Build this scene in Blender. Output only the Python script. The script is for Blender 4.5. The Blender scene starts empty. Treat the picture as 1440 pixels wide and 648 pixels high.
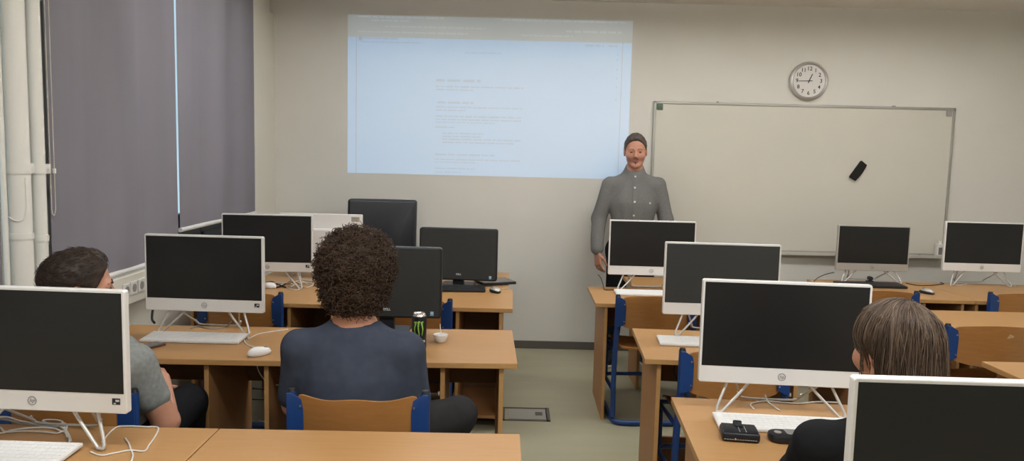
import bpy, bmesh, math, random
import numpy as np
from mathutils import Vector, Matrix, Euler, noise
random.seed(7)
RNG = np.random.default_rng(11)
PI = math.pi
C = bpy.context.scene
COL = C.collection

# ------------------------------------------------------------------ camera, world, exposure
CAM_F, CAM_P, CAM_R, CAM_H = 1080.0, 0.100, 0.024, 1.64
_R0 = Vector((1, 0, 0)); _F = Vector((0, math.cos(CAM_P), -math.sin(CAM_P))); _U0 = Vector((0, math.sin(CAM_P), math.cos(CAM_P)))
_R = _R0 * math.cos(CAM_R) + _U0 * math.sin(CAM_R)
_U = _U0 * math.cos(CAM_R) - _R0 * math.sin(CAM_R)
cam = bpy.data.cameras.new('camera'); cam.sensor_width = 36; cam.lens = CAM_F / 1440 * 36; cam.clip_start = 0.05
camo = bpy.data.objects.new('camera', cam); COL.objects.link(camo)
camo.matrix_world = Matrix(((_R.x, _U.x, -_F.x, 0), (_R.y, _U.y, -_F.y, 0), (_R.z, _U.z, -_F.z, CAM_H), (0, 0, 0, 1)))
C.camera = camo

def on_z(px, py, z=0.74):
    """point of the room at height z that the photograph shows at pixel px,py"""
    d = _F + _R * ((px - 720) / CAM_F) - _U * ((py - 324) / CAM_F)
    return Vector((0, 0, CAM_H)) + d * ((z - CAM_H) / d.z)
def on_y(px, py, y):
    d = _F + _R * ((px - 720) / CAM_F) - _U * ((py - 324) / CAM_F)
    return Vector((0, 0, CAM_H)) + d * (y / d.y)

C.view_settings.view_transform = 'Standard'
C.view_settings.look = 'None'
C.view_settings.gamma = 1.0
C.view_settings.use_curve_mapping = False
C.view_settings.exposure = -0.06
w = bpy.data.worlds.new('world'); C.world = w; w.use_nodes = True
bg = w.node_tree.nodes['Background']; bg.inputs[0].default_value = (0.66, 0.84, 0.93, 1); bg.inputs[1].default_value = 0.95

LAMP_POWER = {4.6: 15.0, 1.5: 25.0, -0.8: 11.0}
ADDED_UPLIGHT = {4.6: 38.0, 1.5: 14.0, -0.8: 7.0}
LAMPS = [(x, y) for x in (-0.75, 1.1, 3.0) for y in (4.6, 1.5, -0.8)]

# ------------------------------------------------------------------ materials
MATS = {}
def mat(name, col, rough=0.6, spec=0.4, metal=0.0, var=0.0, scale=20.0, stretch=(1, 1, 1), bump=0.0, bscale=200.0,
        emit=None, estr=1.0, coat=0.0, col2=None, detail=3.0):
    m = bpy.data.materials.new(name); m.use_nodes = True
    nt = m.node_tree; b = nt.nodes['Principled BSDF']
    b.inputs['Base Color'].default_value = (*col, 1)
    b.inputs['Roughness'].default_value = rough
    b.inputs['Specular IOR Level'].default_value = spec
    b.inputs['Metallic'].default_value = metal
    b.inputs['Coat Weight'].default_value = coat
    tc = nt.nodes.new('ShaderNodeTexCoord'); mp = nt.nodes.new('ShaderNodeMapping')
    mp.inputs['Scale'].default_value = stretch
    nt.links.new(tc.outputs['Object'], mp.inputs['Vector'])
    if var > 0 or col2:
        n = nt.nodes.new('ShaderNodeTexNoise'); n.inputs['Scale'].default_value = scale; n.inputs['Detail'].default_value = detail
        nt.links.new(mp.outputs[0], n.inputs['Vector'])
        r = nt.nodes.new('ShaderNodeValToRGB')
        c2 = col2 if col2 else tuple(c * (1 - var) for c in col)
        c1 = col if col2 else tuple(min(1, c * (1 + var)) for c in col)
        r.color_ramp.elements[0].position = 0.3; r.color_ramp.elements[1].position = 0.7
        r.color_ramp.elements[0].color = (*c2, 1); r.color_ramp.elements[1].color = (*c1, 1)
        nt.links.new(n.outputs[0], r.inputs[0]); nt.links.new(r.outputs[0], b.inputs['Base Color'])
    if bump > 0:
        n2 = nt.nodes.new('ShaderNodeTexNoise'); n2.inputs['Scale'].default_value = bscale; n2.inputs['Detail'].default_value = 2
        nt.links.new(mp.outputs[0], n2.inputs['Vector'])
        bp = nt.nodes.new('ShaderNodeBump'); bp.inputs['Strength'].default_value = bump; bp.inputs['Distance'].default_value = 0.002
        nt.links.new(n2.outputs[0], bp.inputs['Height']); nt.links.new(bp.outputs[0], b.inputs['Normal'])
    if emit:
        b.inputs['Emission Color'].default_value = (*emit, 1); b.inputs['Emission Strength'].default_value = estr
    MATS[name] = m
    return m
def S(r, g, b):
    f = lambda c: (c / 255 / 12.92) if c <= 10 else ((c / 255 + 0.055) / 1.055) ** 2.4
    return (f(r), f(g), f(b))

M_wall = mat('wall_paint', (0.66, 0.64, 0.585), 0.75, 0.25, var=0.02, scale=1.5, bump=0.08, bscale=60)
M_lwall = mat('window_wall_paint', (0.72, 0.69, 0.60), 0.6, 0.3, var=0.02, scale=2)
M_ceil = mat('ceiling_paint', (0.82, 0.79, 0.74), 0.85, 0.2, var=0.02, scale=2)
M_floor = mat('linoleum', (0.36, 0.34, 0.23), 0.42, 0.4, var=0.05, scale=3, stretch=(0.6, 2.5, 1))
M_base = mat('baseboard_rubber', S(92, 88, 82), 0.55, 0.3)
M_wood = mat('beech_laminate', (0.47, 0.260, 0.100), 0.40, 0.38, col2=(0.435, 0.233, 0.088), scale=6, stretch=(1.2, 22, 22), detail=4)
M_edge = mat('beech_edge_band', (0.50, 0.28, 0.105), 0.4, 0.4, var=0.04, scale=8, stretch=(1, 10, 10))
M_panel = mat('beech_panel', (0.40, 0.205, 0.085), 0.5, 0.3, col2=(0.35, 0.18, 0.072), scale=6, stretch=(14, 14, 1.5))
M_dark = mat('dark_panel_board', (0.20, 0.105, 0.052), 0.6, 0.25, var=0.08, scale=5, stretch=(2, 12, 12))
M_ply = mat('chair_plywood', (0.40, 0.185, 0.055), 0.34, 0.45, col2=(0.35, 0.155, 0.045), scale=5, stretch=(3, 1, 16), detail=4)
M_blue = mat('blue_enamel', S(28, 64, 122), 0.38, 0.5)
M_chrome = mat('chrome', (0.75, 0.75, 0.74), 0.18, 0.5, metal=1.0)
M_screw = mat('zinc_screw', (0.6, 0.6, 0.6), 0.3, 0.5, metal=0.9)
M_white = mat('white_plastic', (0.76, 0.74, 0.71), 0.35, 0.45)
M_whitekey = mat('white_keys', (0.84, 0.83, 0.81), 0.45, 0.4)
M_screen = mat('screen_glass', (0.013, 0.013, 0.013), 0.32, 0.36)
M_black = mat('black_plastic', (0.014, 0.014, 0.016), 0.4, 0.4)
M_dellscr = mat('reflection_grey_screen', (0.034, 0.037, 0.036), 0.42, 0.4)  # base greyed to stand in for room reflections on the glass
M_blackkey = mat('black_keys', (0.022, 0.022, 0.025), 0.5, 0.35)
M_grey = mat('grey_plastic', (0.30, 0.29, 0.27), 0.4, 0.4)
M_silver = mat('silver_plastic', (0.48, 0.46, 0.42), 0.32, 0.5, metal=0.4)
M_rod = mat('stand_rod', (0.55, 0.53, 0.50), 0.3, 0.5, metal=0.35)
M_logo = mat('logo_grey', (0.22, 0.22, 0.22), 0.4)
M_paleprint = mat('pale_print', (0.6, 0.6, 0.6), 0.5)
M_sticker = mat('sticker_black', (0.02, 0.02, 0.022), 0.4)
M_intel = mat('sticker_blue', S(120, 170, 195), 0.4)
M_cablew = mat('white_cable', (0.72, 0.70, 0.66), 0.5)
M_cableb = mat('black_cable', (0.012, 0.012, 0.012), 0.5)
M_blind = mat('blind_cloth', (0.225, 0.213, 0.240), 0.9, 0.1, var=0.05, scale=1.2, stretch=(1, 4, 0.3), bump=0.1, bscale=500)
M_bar = mat('blind_bar', (0.72, 0.71, 0.68), 0.4)
M_pipe = mat('pipe_paint', (0.82, 0.80, 0.73), 0.4, 0.4)
M_chain = mat('chain_plastic', (0.62, 0.58, 0.5), 0.45)
M_frame = mat('window_frame_dark', (0.02, 0.022, 0.028), 0.4)
M_sill = mat('sill_white', (0.7, 0.71, 0.72), 0.3, 0.5)
M_alu = mat('aluminium', (0.38, 0.37, 0.33), 0.4, 0.5, metal=0.55)
M_wb = mat('whiteboard_enamel', (0.60, 0.575, 0.50), 0.30, 0.35, var=0.015, scale=1.5)
M_green = mat('corner_green', S(72, 92, 76), 0.5, var=0.3, scale=60)
M_sponge = mat('eraser_felt', (0.022, 0.021, 0.018), 0.9, 0.1, bump=0.5, bscale=300)
M_clockface = mat('clock_face', (0.66, 0.63, 0.60), 0.5)
M_ink = mat('black_ink', (0.03, 0.03, 0.03), 0.5)
M_leather = mat('black_leather', (0.011, 0.012, 0.016), 0.42, 0.4, bump=0.25, bscale=120)
M_stitch = mat('stitching', (0.5, 0.5, 0.48), 0.7)
M_can = mat('can_black', (0.012, 0.012, 0.012), 0.28, 0.5)
M_alu2 = mat('can_aluminium', (0.72, 0.72, 0.72), 0.22, 0.5, metal=0.9)
M_cang = mat('can_green', S(150, 205, 90), 0.4)
M_canw = mat('can_white', (0.72, 0.72, 0.70), 0.4)
M_ceramic = mat('white_ceramic', (0.80, 0.78, 0.74), 0.25, 0.5)
M_redsleeve = mat('phone_edge', (0.10, 0.04, 0.03), 0.4)
M_phone = mat('phone_glass', (0.06, 0.055, 0.055), 0.12, 0.5)
M_lcd = mat('device_window', (0.20, 0.20, 0.19), 0.25, 0.5)
M_skin = mat('skin', (0.50, 0.245, 0.155), 0.5, 0.35, var=0.05, scale=25)
M_skin_man = mat('skin_face', (0.45, 0.215, 0.14), 0.5, 0.35, var=0.06, scale=30)
M_lip = mat('lips', (0.34, 0.14, 0.105), 0.45)
M_hair_dark = mat('hair_dark_brown', (0.034, 0.021, 0.014), 0.6, 0.3, var=0.2, scale=40)
M_hair_curl = mat('hair_curly_brown', (0.060, 0.036, 0.023), 0.65, 0.25, var=0.25, scale=30)
M_hair_long = mat('hair_long_brown', (0.072, 0.045, 0.028), 0.5, 0.35, var=0.3, scale=30, stretch=(1, 1, 0.3))
M_hair_man = mat('hair_greying_brown', (0.082, 0.066, 0.054), 0.6, 0.3, var=0.25, scale=60)
M_eye = mat('eye', (0.045, 0.03, 0.025), 0.35)
M_shirt = mat('grey_shirt', (0.165, 0.163, 0.155), 0.9, 0.1, var=0.12, scale=180, stretch=(1, 1, 0.4))
M_button = mat('shirt_button', (0.66, 0.64, 0.6), 0.3)
M_navy = mat('slate_tshirt', (0.052, 0.061, 0.086), 0.9, 0.1, var=0.08, scale=25)
M_greytee = mat('marled_grey_tshirt', (0.27, 0.28, 0.265), 0.9, 0.1, col2=(0.20, 0.21, 0.20), scale=60)
M_blacktop = mat('black_top', (0.012, 0.012, 0.013), 0.9, 0.1, var=0.1, scale=30)
M_trouser = mat('charcoal_trousers', (0.030, 0.029, 0.030), 0.9, 0.1, var=0.1, scale=20)
M_blacktrouser = mat('black_trousers', (0.010, 0.010, 0.012), 0.9, 0.1)
M_shoe = mat('black_shoe', (0.015, 0.015, 0.016), 0.5)
M_shoew = mat('shoe_white', (0.6, 0.58, 0.54), 0.5)
M_lampbody = mat('lamp_housing', (0.75, 0.75, 0.73), 0.4)

# ------------------------------------------------------------------ helpers
def mesh_from(bm, name):
    me = bpy.data.meshes.new(name); bm.normal_update(); bm.to_mesh(me); bm.free(); return me
def obj(name, bm, m, parent=None, smooth=False, loc=None, rot=None, label=None, cat=None, group=None, kind=None, auto=None):
    me = bm if isinstance(bm, bpy.types.Mesh) else mesh_from(bm, name)
    for mm in (m if isinstance(m, (list, tuple)) else [m]): me.materials.append(mm)
    if smooth:
        me.polygons.foreach_set('use_smooth', [True] * len(me.polygons))
        if auto is not None: me.set_sharp_from_angle(angle=math.radians(auto))
    o = bpy.data.objects.new(name, me); COL.objects.link(o)
    if parent: o.parent = parent
    if loc is not None: o.location = loc
    if rot is not None: o.rotation_euler = rot
    if label: o['label'] = label
    if cat: o['category'] = cat
    if group: o['group'] = group
    if kind: o['kind'] = kind
    return o
def thing(name, label, cat, loc=(0, 0, 0), rz=0.0, group=None):
    o = bpy.data.objects.new(name, None); COL.objects.link(o); o.empty_display_size = 0.1
    o.location = loc; o.rotation_euler = (0, 0, rz); o['label'] = label; o['category'] = cat
    if group: o['group'] = group
    return o
def dup(root, loc, rz, label, group=None, mats=None):
    r = root.copy(); COL.objects.link(r); r.location = loc; r.rotation_euler = (0, 0, rz); r['label'] = label
    if group: r['group'] = group
    for ch in [o for o in root.children]:
        c = ch.copy(); COL.objects.link(c); c.parent = r
        for g in [o for o in ch.children]:
            d = g.copy(); COL.objects.link(d); d.parent = c
    return r
def nb(): return bmesh.new()
def bx(bm, c, s, bev=0.0, rot=None, seg=2):
    t = bmesh.new(); bmesh.ops.create_cube(t, size=1.0)
    for v in t.verts: v.co = Vector((v.co.x * s[0], v.co.y * s[1], v.co.z * s[2]))
    if bev > 0: bmesh.ops.bevel(t, geom=t.edges[:], offset=min(bev, min(s) * 0.49), segments=seg, affect='EDGES', profile=0.5)
    M = Matrix.Translation(Vector(c))
    if rot is not None: M = M @ (Euler(rot).to_matrix().to_4x4() if not isinstance(rot, Matrix) else rot.to_4x4())
    t.transform(M); merge(bm, t); return bm
def merge(bm, t):
    me = bpy.data.meshes.new('tmp'); t.to_mesh(me); t.free(); bm.from_mesh(me); bpy.data.meshes.remove(me)
def box(c, s, bev=0.0, rot=None): return bx(nb(), c, s, bev, rot)
def cyl(bm, p0, p1, r0, r1=None, seg=20, caps=True):
    p0 = Vector(p0); p1 = Vector(p1); d = p1 - p0; r1 = r0 if r1 is None else r1
    M = Matrix.Translation((p0 + p1) / 2) @ d.to_track_quat('Z', 'Y').to_matrix().to_4x4()
    bmesh.ops.create_cone(bm, cap_ends=caps, segments=seg, radius1=r0, radius2=r1, depth=d.length, matrix=M); return bm
def lathe(bm, prof, seg=32, M=None):
    rings = []
    for (r, z) in prof:
        rings.append([bm.verts.new(Vector((r * math.cos(2 * PI * i / seg), r * math.sin(2 * PI * i / seg), z))) for i in range(seg)] if r > 1e-6 else [bm.verts.new((0, 0, z))])
    for a, b in zip(rings[:-1], rings[1:]):
        for i in range(seg):
            j = (i + 1) % seg
            if len(a) > 1 and len(b) > 1: bm.faces.new((a[i], a[j], b[j], b[i]))
            elif len(b) > 1: bm.faces.new((a[0], b[j], b[i]))
            elif len(a) > 1: bm.faces.new((a[i], a[j], b[0]))
    if M is not None: bmesh.ops.transform(bm, matrix=M, verts=[v for r in rings for v in r])
    return bm
def smooth_path(pts, n=6, closed=False):
    P = [Vector(p) for p in pts]; out = []; N = len(P)
    rng = range(N if closed else N - 1)
    for i in rng:
        if closed: p0, p1, p2, p3 = P[(i - 1) % N], P[i], P[(i + 1) % N], P[(i + 2) % N]
        else: p0, p1, p2, p3 = P[max(i - 1, 0)], P[i], P[i + 1], P[min(i + 2, N - 1)]
        for k in range(n):
            t = k / n
            out.append(0.5 * ((2 * p1) + (p2 - p0) * t + (2 * p0 - 5 * p1 + 4 * p2 - p3) * t * t + (3 * p1 - p0 - 3 * p2 + p3) * t ** 3))
    if not closed: out.append(P[-1])
    return out
def tube(bm, pts, r, seg=8, closed=False, smooth=0):
    if smooth: pts = smooth_path(pts, smooth, closed)
    P = [Vector(p) for p in pts]; n = len(P); rings = []
    t0 = (P[1] - P[0]).normalized(); u = t0.orthogonal().normalized()
    for i in range(n):
        if closed: t = (P[(i + 1) % n] - P[(i - 1) % n])
        else: t = (P[min(i + 1, n - 1)] - P[max(i - 1, 0)])
        if t.length < 1e-9: t = t0
        t = t.normalized(); u = (u - t * u.dot(t))
        u = u.normalized() if u.length > 1e-6 else t.orthogonal().normalized()
        v = t.cross(u); rr = r(i / (n - 1)) if callable(r) else r
        rings.append([bm.verts.new(P[i] + u * rr * math.cos(2 * PI * k / seg) + v * rr * math.sin(2 * PI * k / seg)) for k in range(seg)])
    for i in range(n if closed else n - 1):
        a = rings[i]; b = rings[(i + 1) % n]
        for k in range(seg):
            l = (k + 1) % seg; bm.faces.new((a[k], a[l], b[l], b[k]))
    if not closed:
        bm.faces.new(rings[0][::-1]); bm.faces.new(rings[-1])
    return bm
def rounded_outline(w, h, r, seg=5):
    pts = []
    for cx, cy, a0 in ((w / 2 - r, h / 2 - r, 0), (-w / 2 + r, h / 2 - r, 90), (-w / 2 + r, -h / 2 + r, 180), (w / 2 - r, -h / 2 + r, 270)):
        for k in range(seg + 1):
            a = math.radians(a0 + 90 * k / seg); pts.append((cx + r * math.cos(a), cy + r * math.sin(a)))
    return pts
def prism(bm, outline, y0, y1, c=(0, 0), bev=0.0):
    """outline in x,z ; extruded from y0 to y1"""
    t = bmesh.new()
    a = [t.verts.new((x + c[0], y0, z + c[1])) for x, z in outline]; b = [t.verts.new((x + c[0], y1, z + c[1])) for x, z in outline]
    f0 = t.faces.new(a); f1 = t.faces.new(b[::-1]); n = len(a)
    for i in range(n): t.faces.new((a[i], b[i], b[(i + 1) % n], a[(i + 1) % n]))
    bmesh.ops.recalc_face_normals(t, faces=t.faces[:])
    if bev > 0:
        ed = [e for e in t.edges if len(e.link_faces) == 2 and (f0 in e.link_faces or f1 in e.link_faces)]
        bmesh.ops.bevel(t, geom=ed, offset=bev, segments=2, affect='EDGES', profile=0.5)
    merge(bm, t); return bm
def text_bm(s, size, ext=0.0005, shear=0.0, align='CENTER', M=None, bend=None, bold=0.0):
    cu = bpy.data.curves.new('t', 'FONT'); cu.body = s; cu.size = size; cu.extrude = ext; cu.shear = shear
    cu.align_x = align; cu.align_y = 'CENTER'; cu.resolution_u = 3; cu.offset = bold
    o = bpy.data.objects.new('t', cu); COL.objects.link(o)
    dg = bpy.context.evaluated_depsgraph_get(); me = bpy.data.meshes.new_from_object(o.evaluated_get(dg))
    bm = bmesh.new(); bm.from_mesh(me)
    bpy.data.objects.remove(o); bpy.data.curves.remove(cu); bpy.data.meshes.remove(me)
    if bend:
        for v in bm.verts: v.co = bend(v.co)
    if M is not None: bm.transform(M)
    return bm
RX90 = Matrix.Rotation(PI / 2, 4, 'X')

# ------------------------------------------------------------------ smooth distance-field bodies
class Body:
    def __init__(s, h=0.008): s.h = h; s.ops = []; s.lo = np.array([9e9] * 3); s.hi = -s.lo
    def _bb(s, pts, r):
        for p, q in zip(pts, r):
            p = np.array(p, float); s.lo = np.minimum(s.lo, p - q); s.hi = np.maximum(s.hi, p + q)
    def cone(s, p0, r0, p1, r1, k=0.02, sq=(1, 1, 1), op='u'):
        p0 = np.array(p0, float); p1 = np.array(p1, float); q = np.array(sq, float)
        if op == 'u': s._bb([p0, p1], [r0 * q.max(), r1 * q.max()])
        mid = (p0 + p1) / 2
        def f(P):
            A = (P - p0) / q; B = (p1 - p0) / q; t = np.clip((A @ B) / max(B @ B, 1e-12), 0, 1)
            return (np.linalg.norm(A - t[..., None] * B, axis=-1) - (r0 + (r1 - r0) * t)) * q.min()
        rm = max(r0, r1) * q.max()
        s.ops.append((op, f, np.minimum(p0, p1) - rm, np.maximum(p0, p1) + rm, k)); return s
    def chain(s, pts, k=0.02, sq=(1, 1, 1)):
        for (p, r), (q, t) in zip(pts[:-1], pts[1:]): s.cone(p, r, q, t, k, sq)
        return s
    def ell(s, c, r, R=None, k=0.02, op='u'):
        c = np.array(c, float); r = np.array(r, float); R = np.eye(3) if R is None else np.array(R)[:3, :3]
        if op == 'u': s._bb([c], [r.max()])
        def f(P):
            q = (P - c) @ R; k0 = np.linalg.norm(q / r, axis=-1); k1 = np.linalg.norm(q / (r * r), axis=-1) + 1e-9
            return k0 * (k0 - 1) / k1
        s.ops.append((op, f, c - r.max(), c + r.max(), k)); return s
    def cut(s, p, n, k=0.006):
        p = np.array(p, float); n = np.array(n, float); n = n / np.linalg.norm(n)
        s.ops.append(('i', lambda P: (P - p) @ n, None, None, k)); return s
    def mesh(s, name, disp=None):
        h = s.h; lo = s.lo - 3 * h; n = np.ceil((s.hi + 3 * h - lo) / h).astype(int) + 1
        ax = [lo[i] + h * np.arange(n[i]) for i in range(3)]
        D = np.full(n, 0.5, np.float32)
        for op, f, a, b, k in s.ops:
            if a is not None:
                m = 0.05 + k
                i0 = np.clip(np.floor((a - m - lo) / h).astype(int), 0, n - 1); i1 = np.clip(np.ceil((b + m - lo) / h).astype(int) + 1, 1, n)
            else: i0 = np.zeros(3, int); i1 = n
            sl = tuple(slice(i0[j], i1[j]) for j in range(3))
            G = np.stack(np.meshgrid(*[ax[j][sl[j]] for j in range(3)], indexing='ij'), -1)
            d = f(G); e = D[sl]
            if op == 'u': t = np.clip(0.5 + 0.5 * (e - d) / k, 0, 1); D[sl] = e + (d - e) * t - k * t * (1 - t)
            elif op == 's': t = np.clip(0.5 - 0.5 * (e + d) / k, 0, 1); D[sl] = e + (-d - e) * t + k * t * (1 - t)
            else: t = np.clip(0.5 - 0.5 * (e - d) / k, 0, 1); D[sl] = e + (d - e) * t + k * t * (1 - t)
        ins = D < 0; cnt = np.zeros(np.array(D.shape) - 1, int)
        offs = [(i, j, l) for i in (0, 1) for j in (0, 1) for l in (0, 1)]
        sub = lambda A, o: A[o[0]:A.shape[0] - 1 + o[0], o[1]:A.shape[1] - 1 + o[1], o[2]:A.shape[2] - 1 + o[2]]
        for o in offs: cnt += sub(ins, o)
        mask = (cnt > 0) & (cnt < 8); idx = np.full(mask.shape, -1); cells = np.argwhere(mask); idx[mask] = np.arange(len(cells))
        acc = np.zeros((len(cells), 3)); num = np.zeros(len(cells))
        for a in offs:
            for d in range(3):
                if a[d]: continue
                b = list(a); b[d] = 1
                va = sub(D, a)[mask]; vb = sub(D, tuple(b))[mask]; cr = (va < 0) != (vb < 0)
                t = np.where(cr, va / np.where(cr, va - vb, 1), 0)
                p = np.tile(np.array(a, float), (len(cells), 1)); p[:, d] += t
                acc[cr] += p[cr]; num[cr] += 1
        V = lo + h * (cells + acc / num[:, None])
        F = []
        for d in range(3):
            e = [0, 0, 0]; e[d] = 1; u, v = [(1, 2), (2, 0), (0, 1)][d]
            A = ins[:-1, :-1, :-1]; Bq = ins[e[0]:ins.shape[0] - 1 + e[0], e[1]:ins.shape[1] - 1 + e[1], e[2]:ins.shape[2] - 1 + e[2]]
            for pol in (0, 1):
                pts = np.argwhere((A & ~Bq) if pol == 0 else (~A & Bq))
                pts = pts[(pts[:, u] > 0) & (pts[:, v] > 0)]
                if not len(pts): continue
                q = []
                for du, dv in ((0, 0), (-1, 0), (-1, -1), (0, -1)):
                    c = pts.copy(); c[:, u] += du; c[:, v] += dv; q.append(idx[c[:, 0], c[:, 1], c[:, 2]])
                q = np.stack(q, 1); F.append(q if pol == 0 else q[:, ::-1])
        F = np.concatenate(F); F = F[(F >= 0).all(1)]
        # one light relaxation pass
        nbr = np.zeros_like(V); c = np.zeros(len(V))
        for i in range(4):
            for j in ((i + 1) % 4, (i - 1) % 4): np.add.at(nbr, F[:, i], V[F[:, j]]); np.add.at(c, F[:, i], 1)
        V = V * 0.6 + 0.4 * nbr / np.maximum(c, 1)[:, None]
        me = bpy.data.meshes.new(name); me.from_pydata(V.tolist(), [], F.tolist()); me.update()
        if disp:
            nr = np.zeros(len(V) * 3); me.vertices.foreach_get('normal', nr); nr = nr.reshape(-1, 3)
            dd = np.array([disp(Vector(p)) for p in V]); V = V + nr * dd[:, None]
            me.vertices.foreach_set('co', V.ravel()); me.update()
        return me
def TM(loc, rx=0, ry=0, rz=0, sc=1.0):
    return Matrix.Translation(Vector(loc)) @ Euler((rx, ry, rz)).to_matrix().to_4x4() @ Matrix.Scale(sc, 4)
def add_head(b, M, ears=True):
    sc = M.to_scale().x; R = M.to_3x3().normalized(); T = lambda *p: tuple(M @ Vector(p))
    e = lambda c, r, k=0.015, op='u': b.ell(T(*c), [q * sc for q in r], R, k, op)
    cn = lambda p, r, q, t, k=0.015: b.cone(T(*p), r * sc, T(*q), t * sc, k)
    e((0, -.008, .032), (.076, .099, .087)); e((0, .030, -.03), (.062, .060, .083), .03)
    for s in (-1, 1):
        cn((s * .043, .004, -.055), .022, (s * .018, .066, -.098), .017, .02)
        e((s * .040, .058, -.028), (.030, .030, .030), .02)
    cn((-.034, .082, .020), .013, (.034, .082, .020), .013, .012)
    e((0, .074, -.100), (.022, .018, .018), .015)
    for s in (-1, 1): e((s * .031, .101, .001), (.015, .012, .009), .008, 's')
    for s in (-1, 1): e((s * .031, .0815, .000), (.013, .0125, .0125), .003)
    cn((0, .090, .008), .008, (0, .112, -.033), .0125, .008)
    for s in (-1, 1): e((s * .012, .101, -.037), (.009, .010, .007), .006)
    e((0, .090, -.061), (.023, .010, .0045), .005); e((0, .088, -.071), (.019, .010, .0055), .005)
    for s in (-1, 1): cn((s * .012, .094, .0125), .005, (s * .046, .082, .0105), .005, .006)
    if ears:
        for s in (-1, 1):
            e((s * .078, -.010, -.005), (.009, .019, .031), .006); e((s * .085, -.004, .000), (.006, .009, .018), .004, 's')
def add_hand(b, wrist, palm_dir, back_dir, side, curl=0.9, sc=1.0, spread=0.06):
    """palm_dir: towards the fingers, back_dir: normal of the back of the hand, side: +1 thumb on palm x back side"""
    d = Vector(palm_dir).normalized(); n = Vector(back_dir); n = (n - d * n.dot(d)).normalized(); t = d.cross(n) * side; w = Vector(wrist)
    L = .095 * sc
    for k in (-.030, -.010, .010, .030): b.cone(w + t * k * .7 * sc, .014 * sc, w + d * L + t * k * sc, .0115 * sc, .012)
    for i, (k, ln) in enumerate(((.030, .072), (.010, .080), (-.010, .075), (-.030, .058))):
        p = w + d * L * .97 + t * k * sc; dd = (d + t * k / .03 * spread).normalized(); ang = curl * (0.8 + .1 * i)
        for seg, (fr, r) in enumerate(((.45, .0092), (.30, .0085), (.25, .0078))):
            ang_i = ang * (0.35, 0.8, 1.2)[seg]
            q = p + (dd * math.cos(ang_i) - n * math.sin(ang_i)).normalized() * ln * fr * sc
            b.cone(p, r * sc, q, (r - .0007) * sc, .004); p = q
    p = w + d * .025 * sc + t * .026 * sc
    for ln, r, (a, bb, c) in ((.042, .0125, (.75, .62, -.25)), (.032, .0100, (.92, .18, -.40)), (.026, .0088, (.92, -.05, -.45))):
        q = p + (d * a + t * bb + n * c).normalized() * ln * sc; b.cone(p, r * sc, q, (r - .001) * sc, .006); p = q
def folds(amp, sc, z=0.5):
    def f(p): return amp * (noise.noise(Vector((p.x * sc, p.y * sc, p.z * sc * z))) + 0.5 * noise.noise(Vector((p.x * sc * 2.3 + 7, p.y * sc * 2.3, p.z * sc * 2 * z))))
    return f
def bbox_tree(me): 
    from mathutils.bvhtree import BVHTree
    return BVHTree.FromPolygons([v.co for v in me.vertices], [p.vertices[:] for p in me.polygons])

# ------------------------------------------------------------------ room shell
YW, XL, XR, YB, ZC = 6.386, -1.99, 4.75, -2.2, 2.88
def struct(name, bm, m, **k): return obj(name, bm, m, kind='structure', **k)
struct('floor', box(((XL + XR) / 2, (YW + YB) / 2, -0.05), (XR - XL + 1.2, YW - YB + 0.4, 0.1)), M_floor)
struct('ceiling', box(((XL + XR) / 2, (YW + YB) / 2, ZC + 0.05), (XR - XL + 1.2, YW - YB + 0.4, 0.1)), M_ceil)
struct('wall_front', box(((XL + XR) / 2, YW + 0.06, ZC / 2), (XR - XL + 0.24, 0.12, ZC)), M_wall)
struct('wall_back', box(((XL + XR) / 2, YB - 0.06, ZC / 2), (XR - XL + 0.24, 0.12, ZC)), M_wall)
struct('wall_right', box((XR + 0.06, (YW + YB) / 2, ZC / 2), (0.12, YW - YB + 0.24, ZC)), M_wall)
wl = nb()   # the window wall: parapet, piers and lintel, with the two window openings left free
bx(wl, (XL - 0.14, (YW + YB) / 2, 0.485), (0.24, YW - YB, 0.97))
bx(wl, (XL - 0.14, (YW + YB) / 2, 2.80), (0.24, YW - YB, 0.16))
bx(wl, (XL - 0.125, 6.145, 1.845), (0.27, 0.49, 1.75))
bx(wl, (XL - 0.155, 3.225, 1.845), (0.21, 0.52, 1.75))
bx(wl, (XL - 0.14, -0.35, 1.845), (0.24, 3.7, 1.75))
bx(wl, (XL - 0.06, 6.145, 0.49), (0.12, 0.49, 0.97))
struct('wall_left', wl, M_lwall)
struct('baseboard_front', box(((XL + XR) / 2, YW - 0.006, 0.033), (XR - XL, 0.012, 0.066), 0.002), M_base)
struct('baseboard_left', box((XL - 0.014, (YW + YB) / 2, 0.033), (0.012, YW - YB, 0.066), 0.002), M_base)
struct('trim_1', box((XL - 0.006, 5.885, 1.86), (0.018, 0.022, 1.70), 0.003), M_bar)
struct('trim_2', box((XL - 0.11, 4.60, 0.978), (0.27, 2.58, 0.016), 0.003), M_sill)

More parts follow.
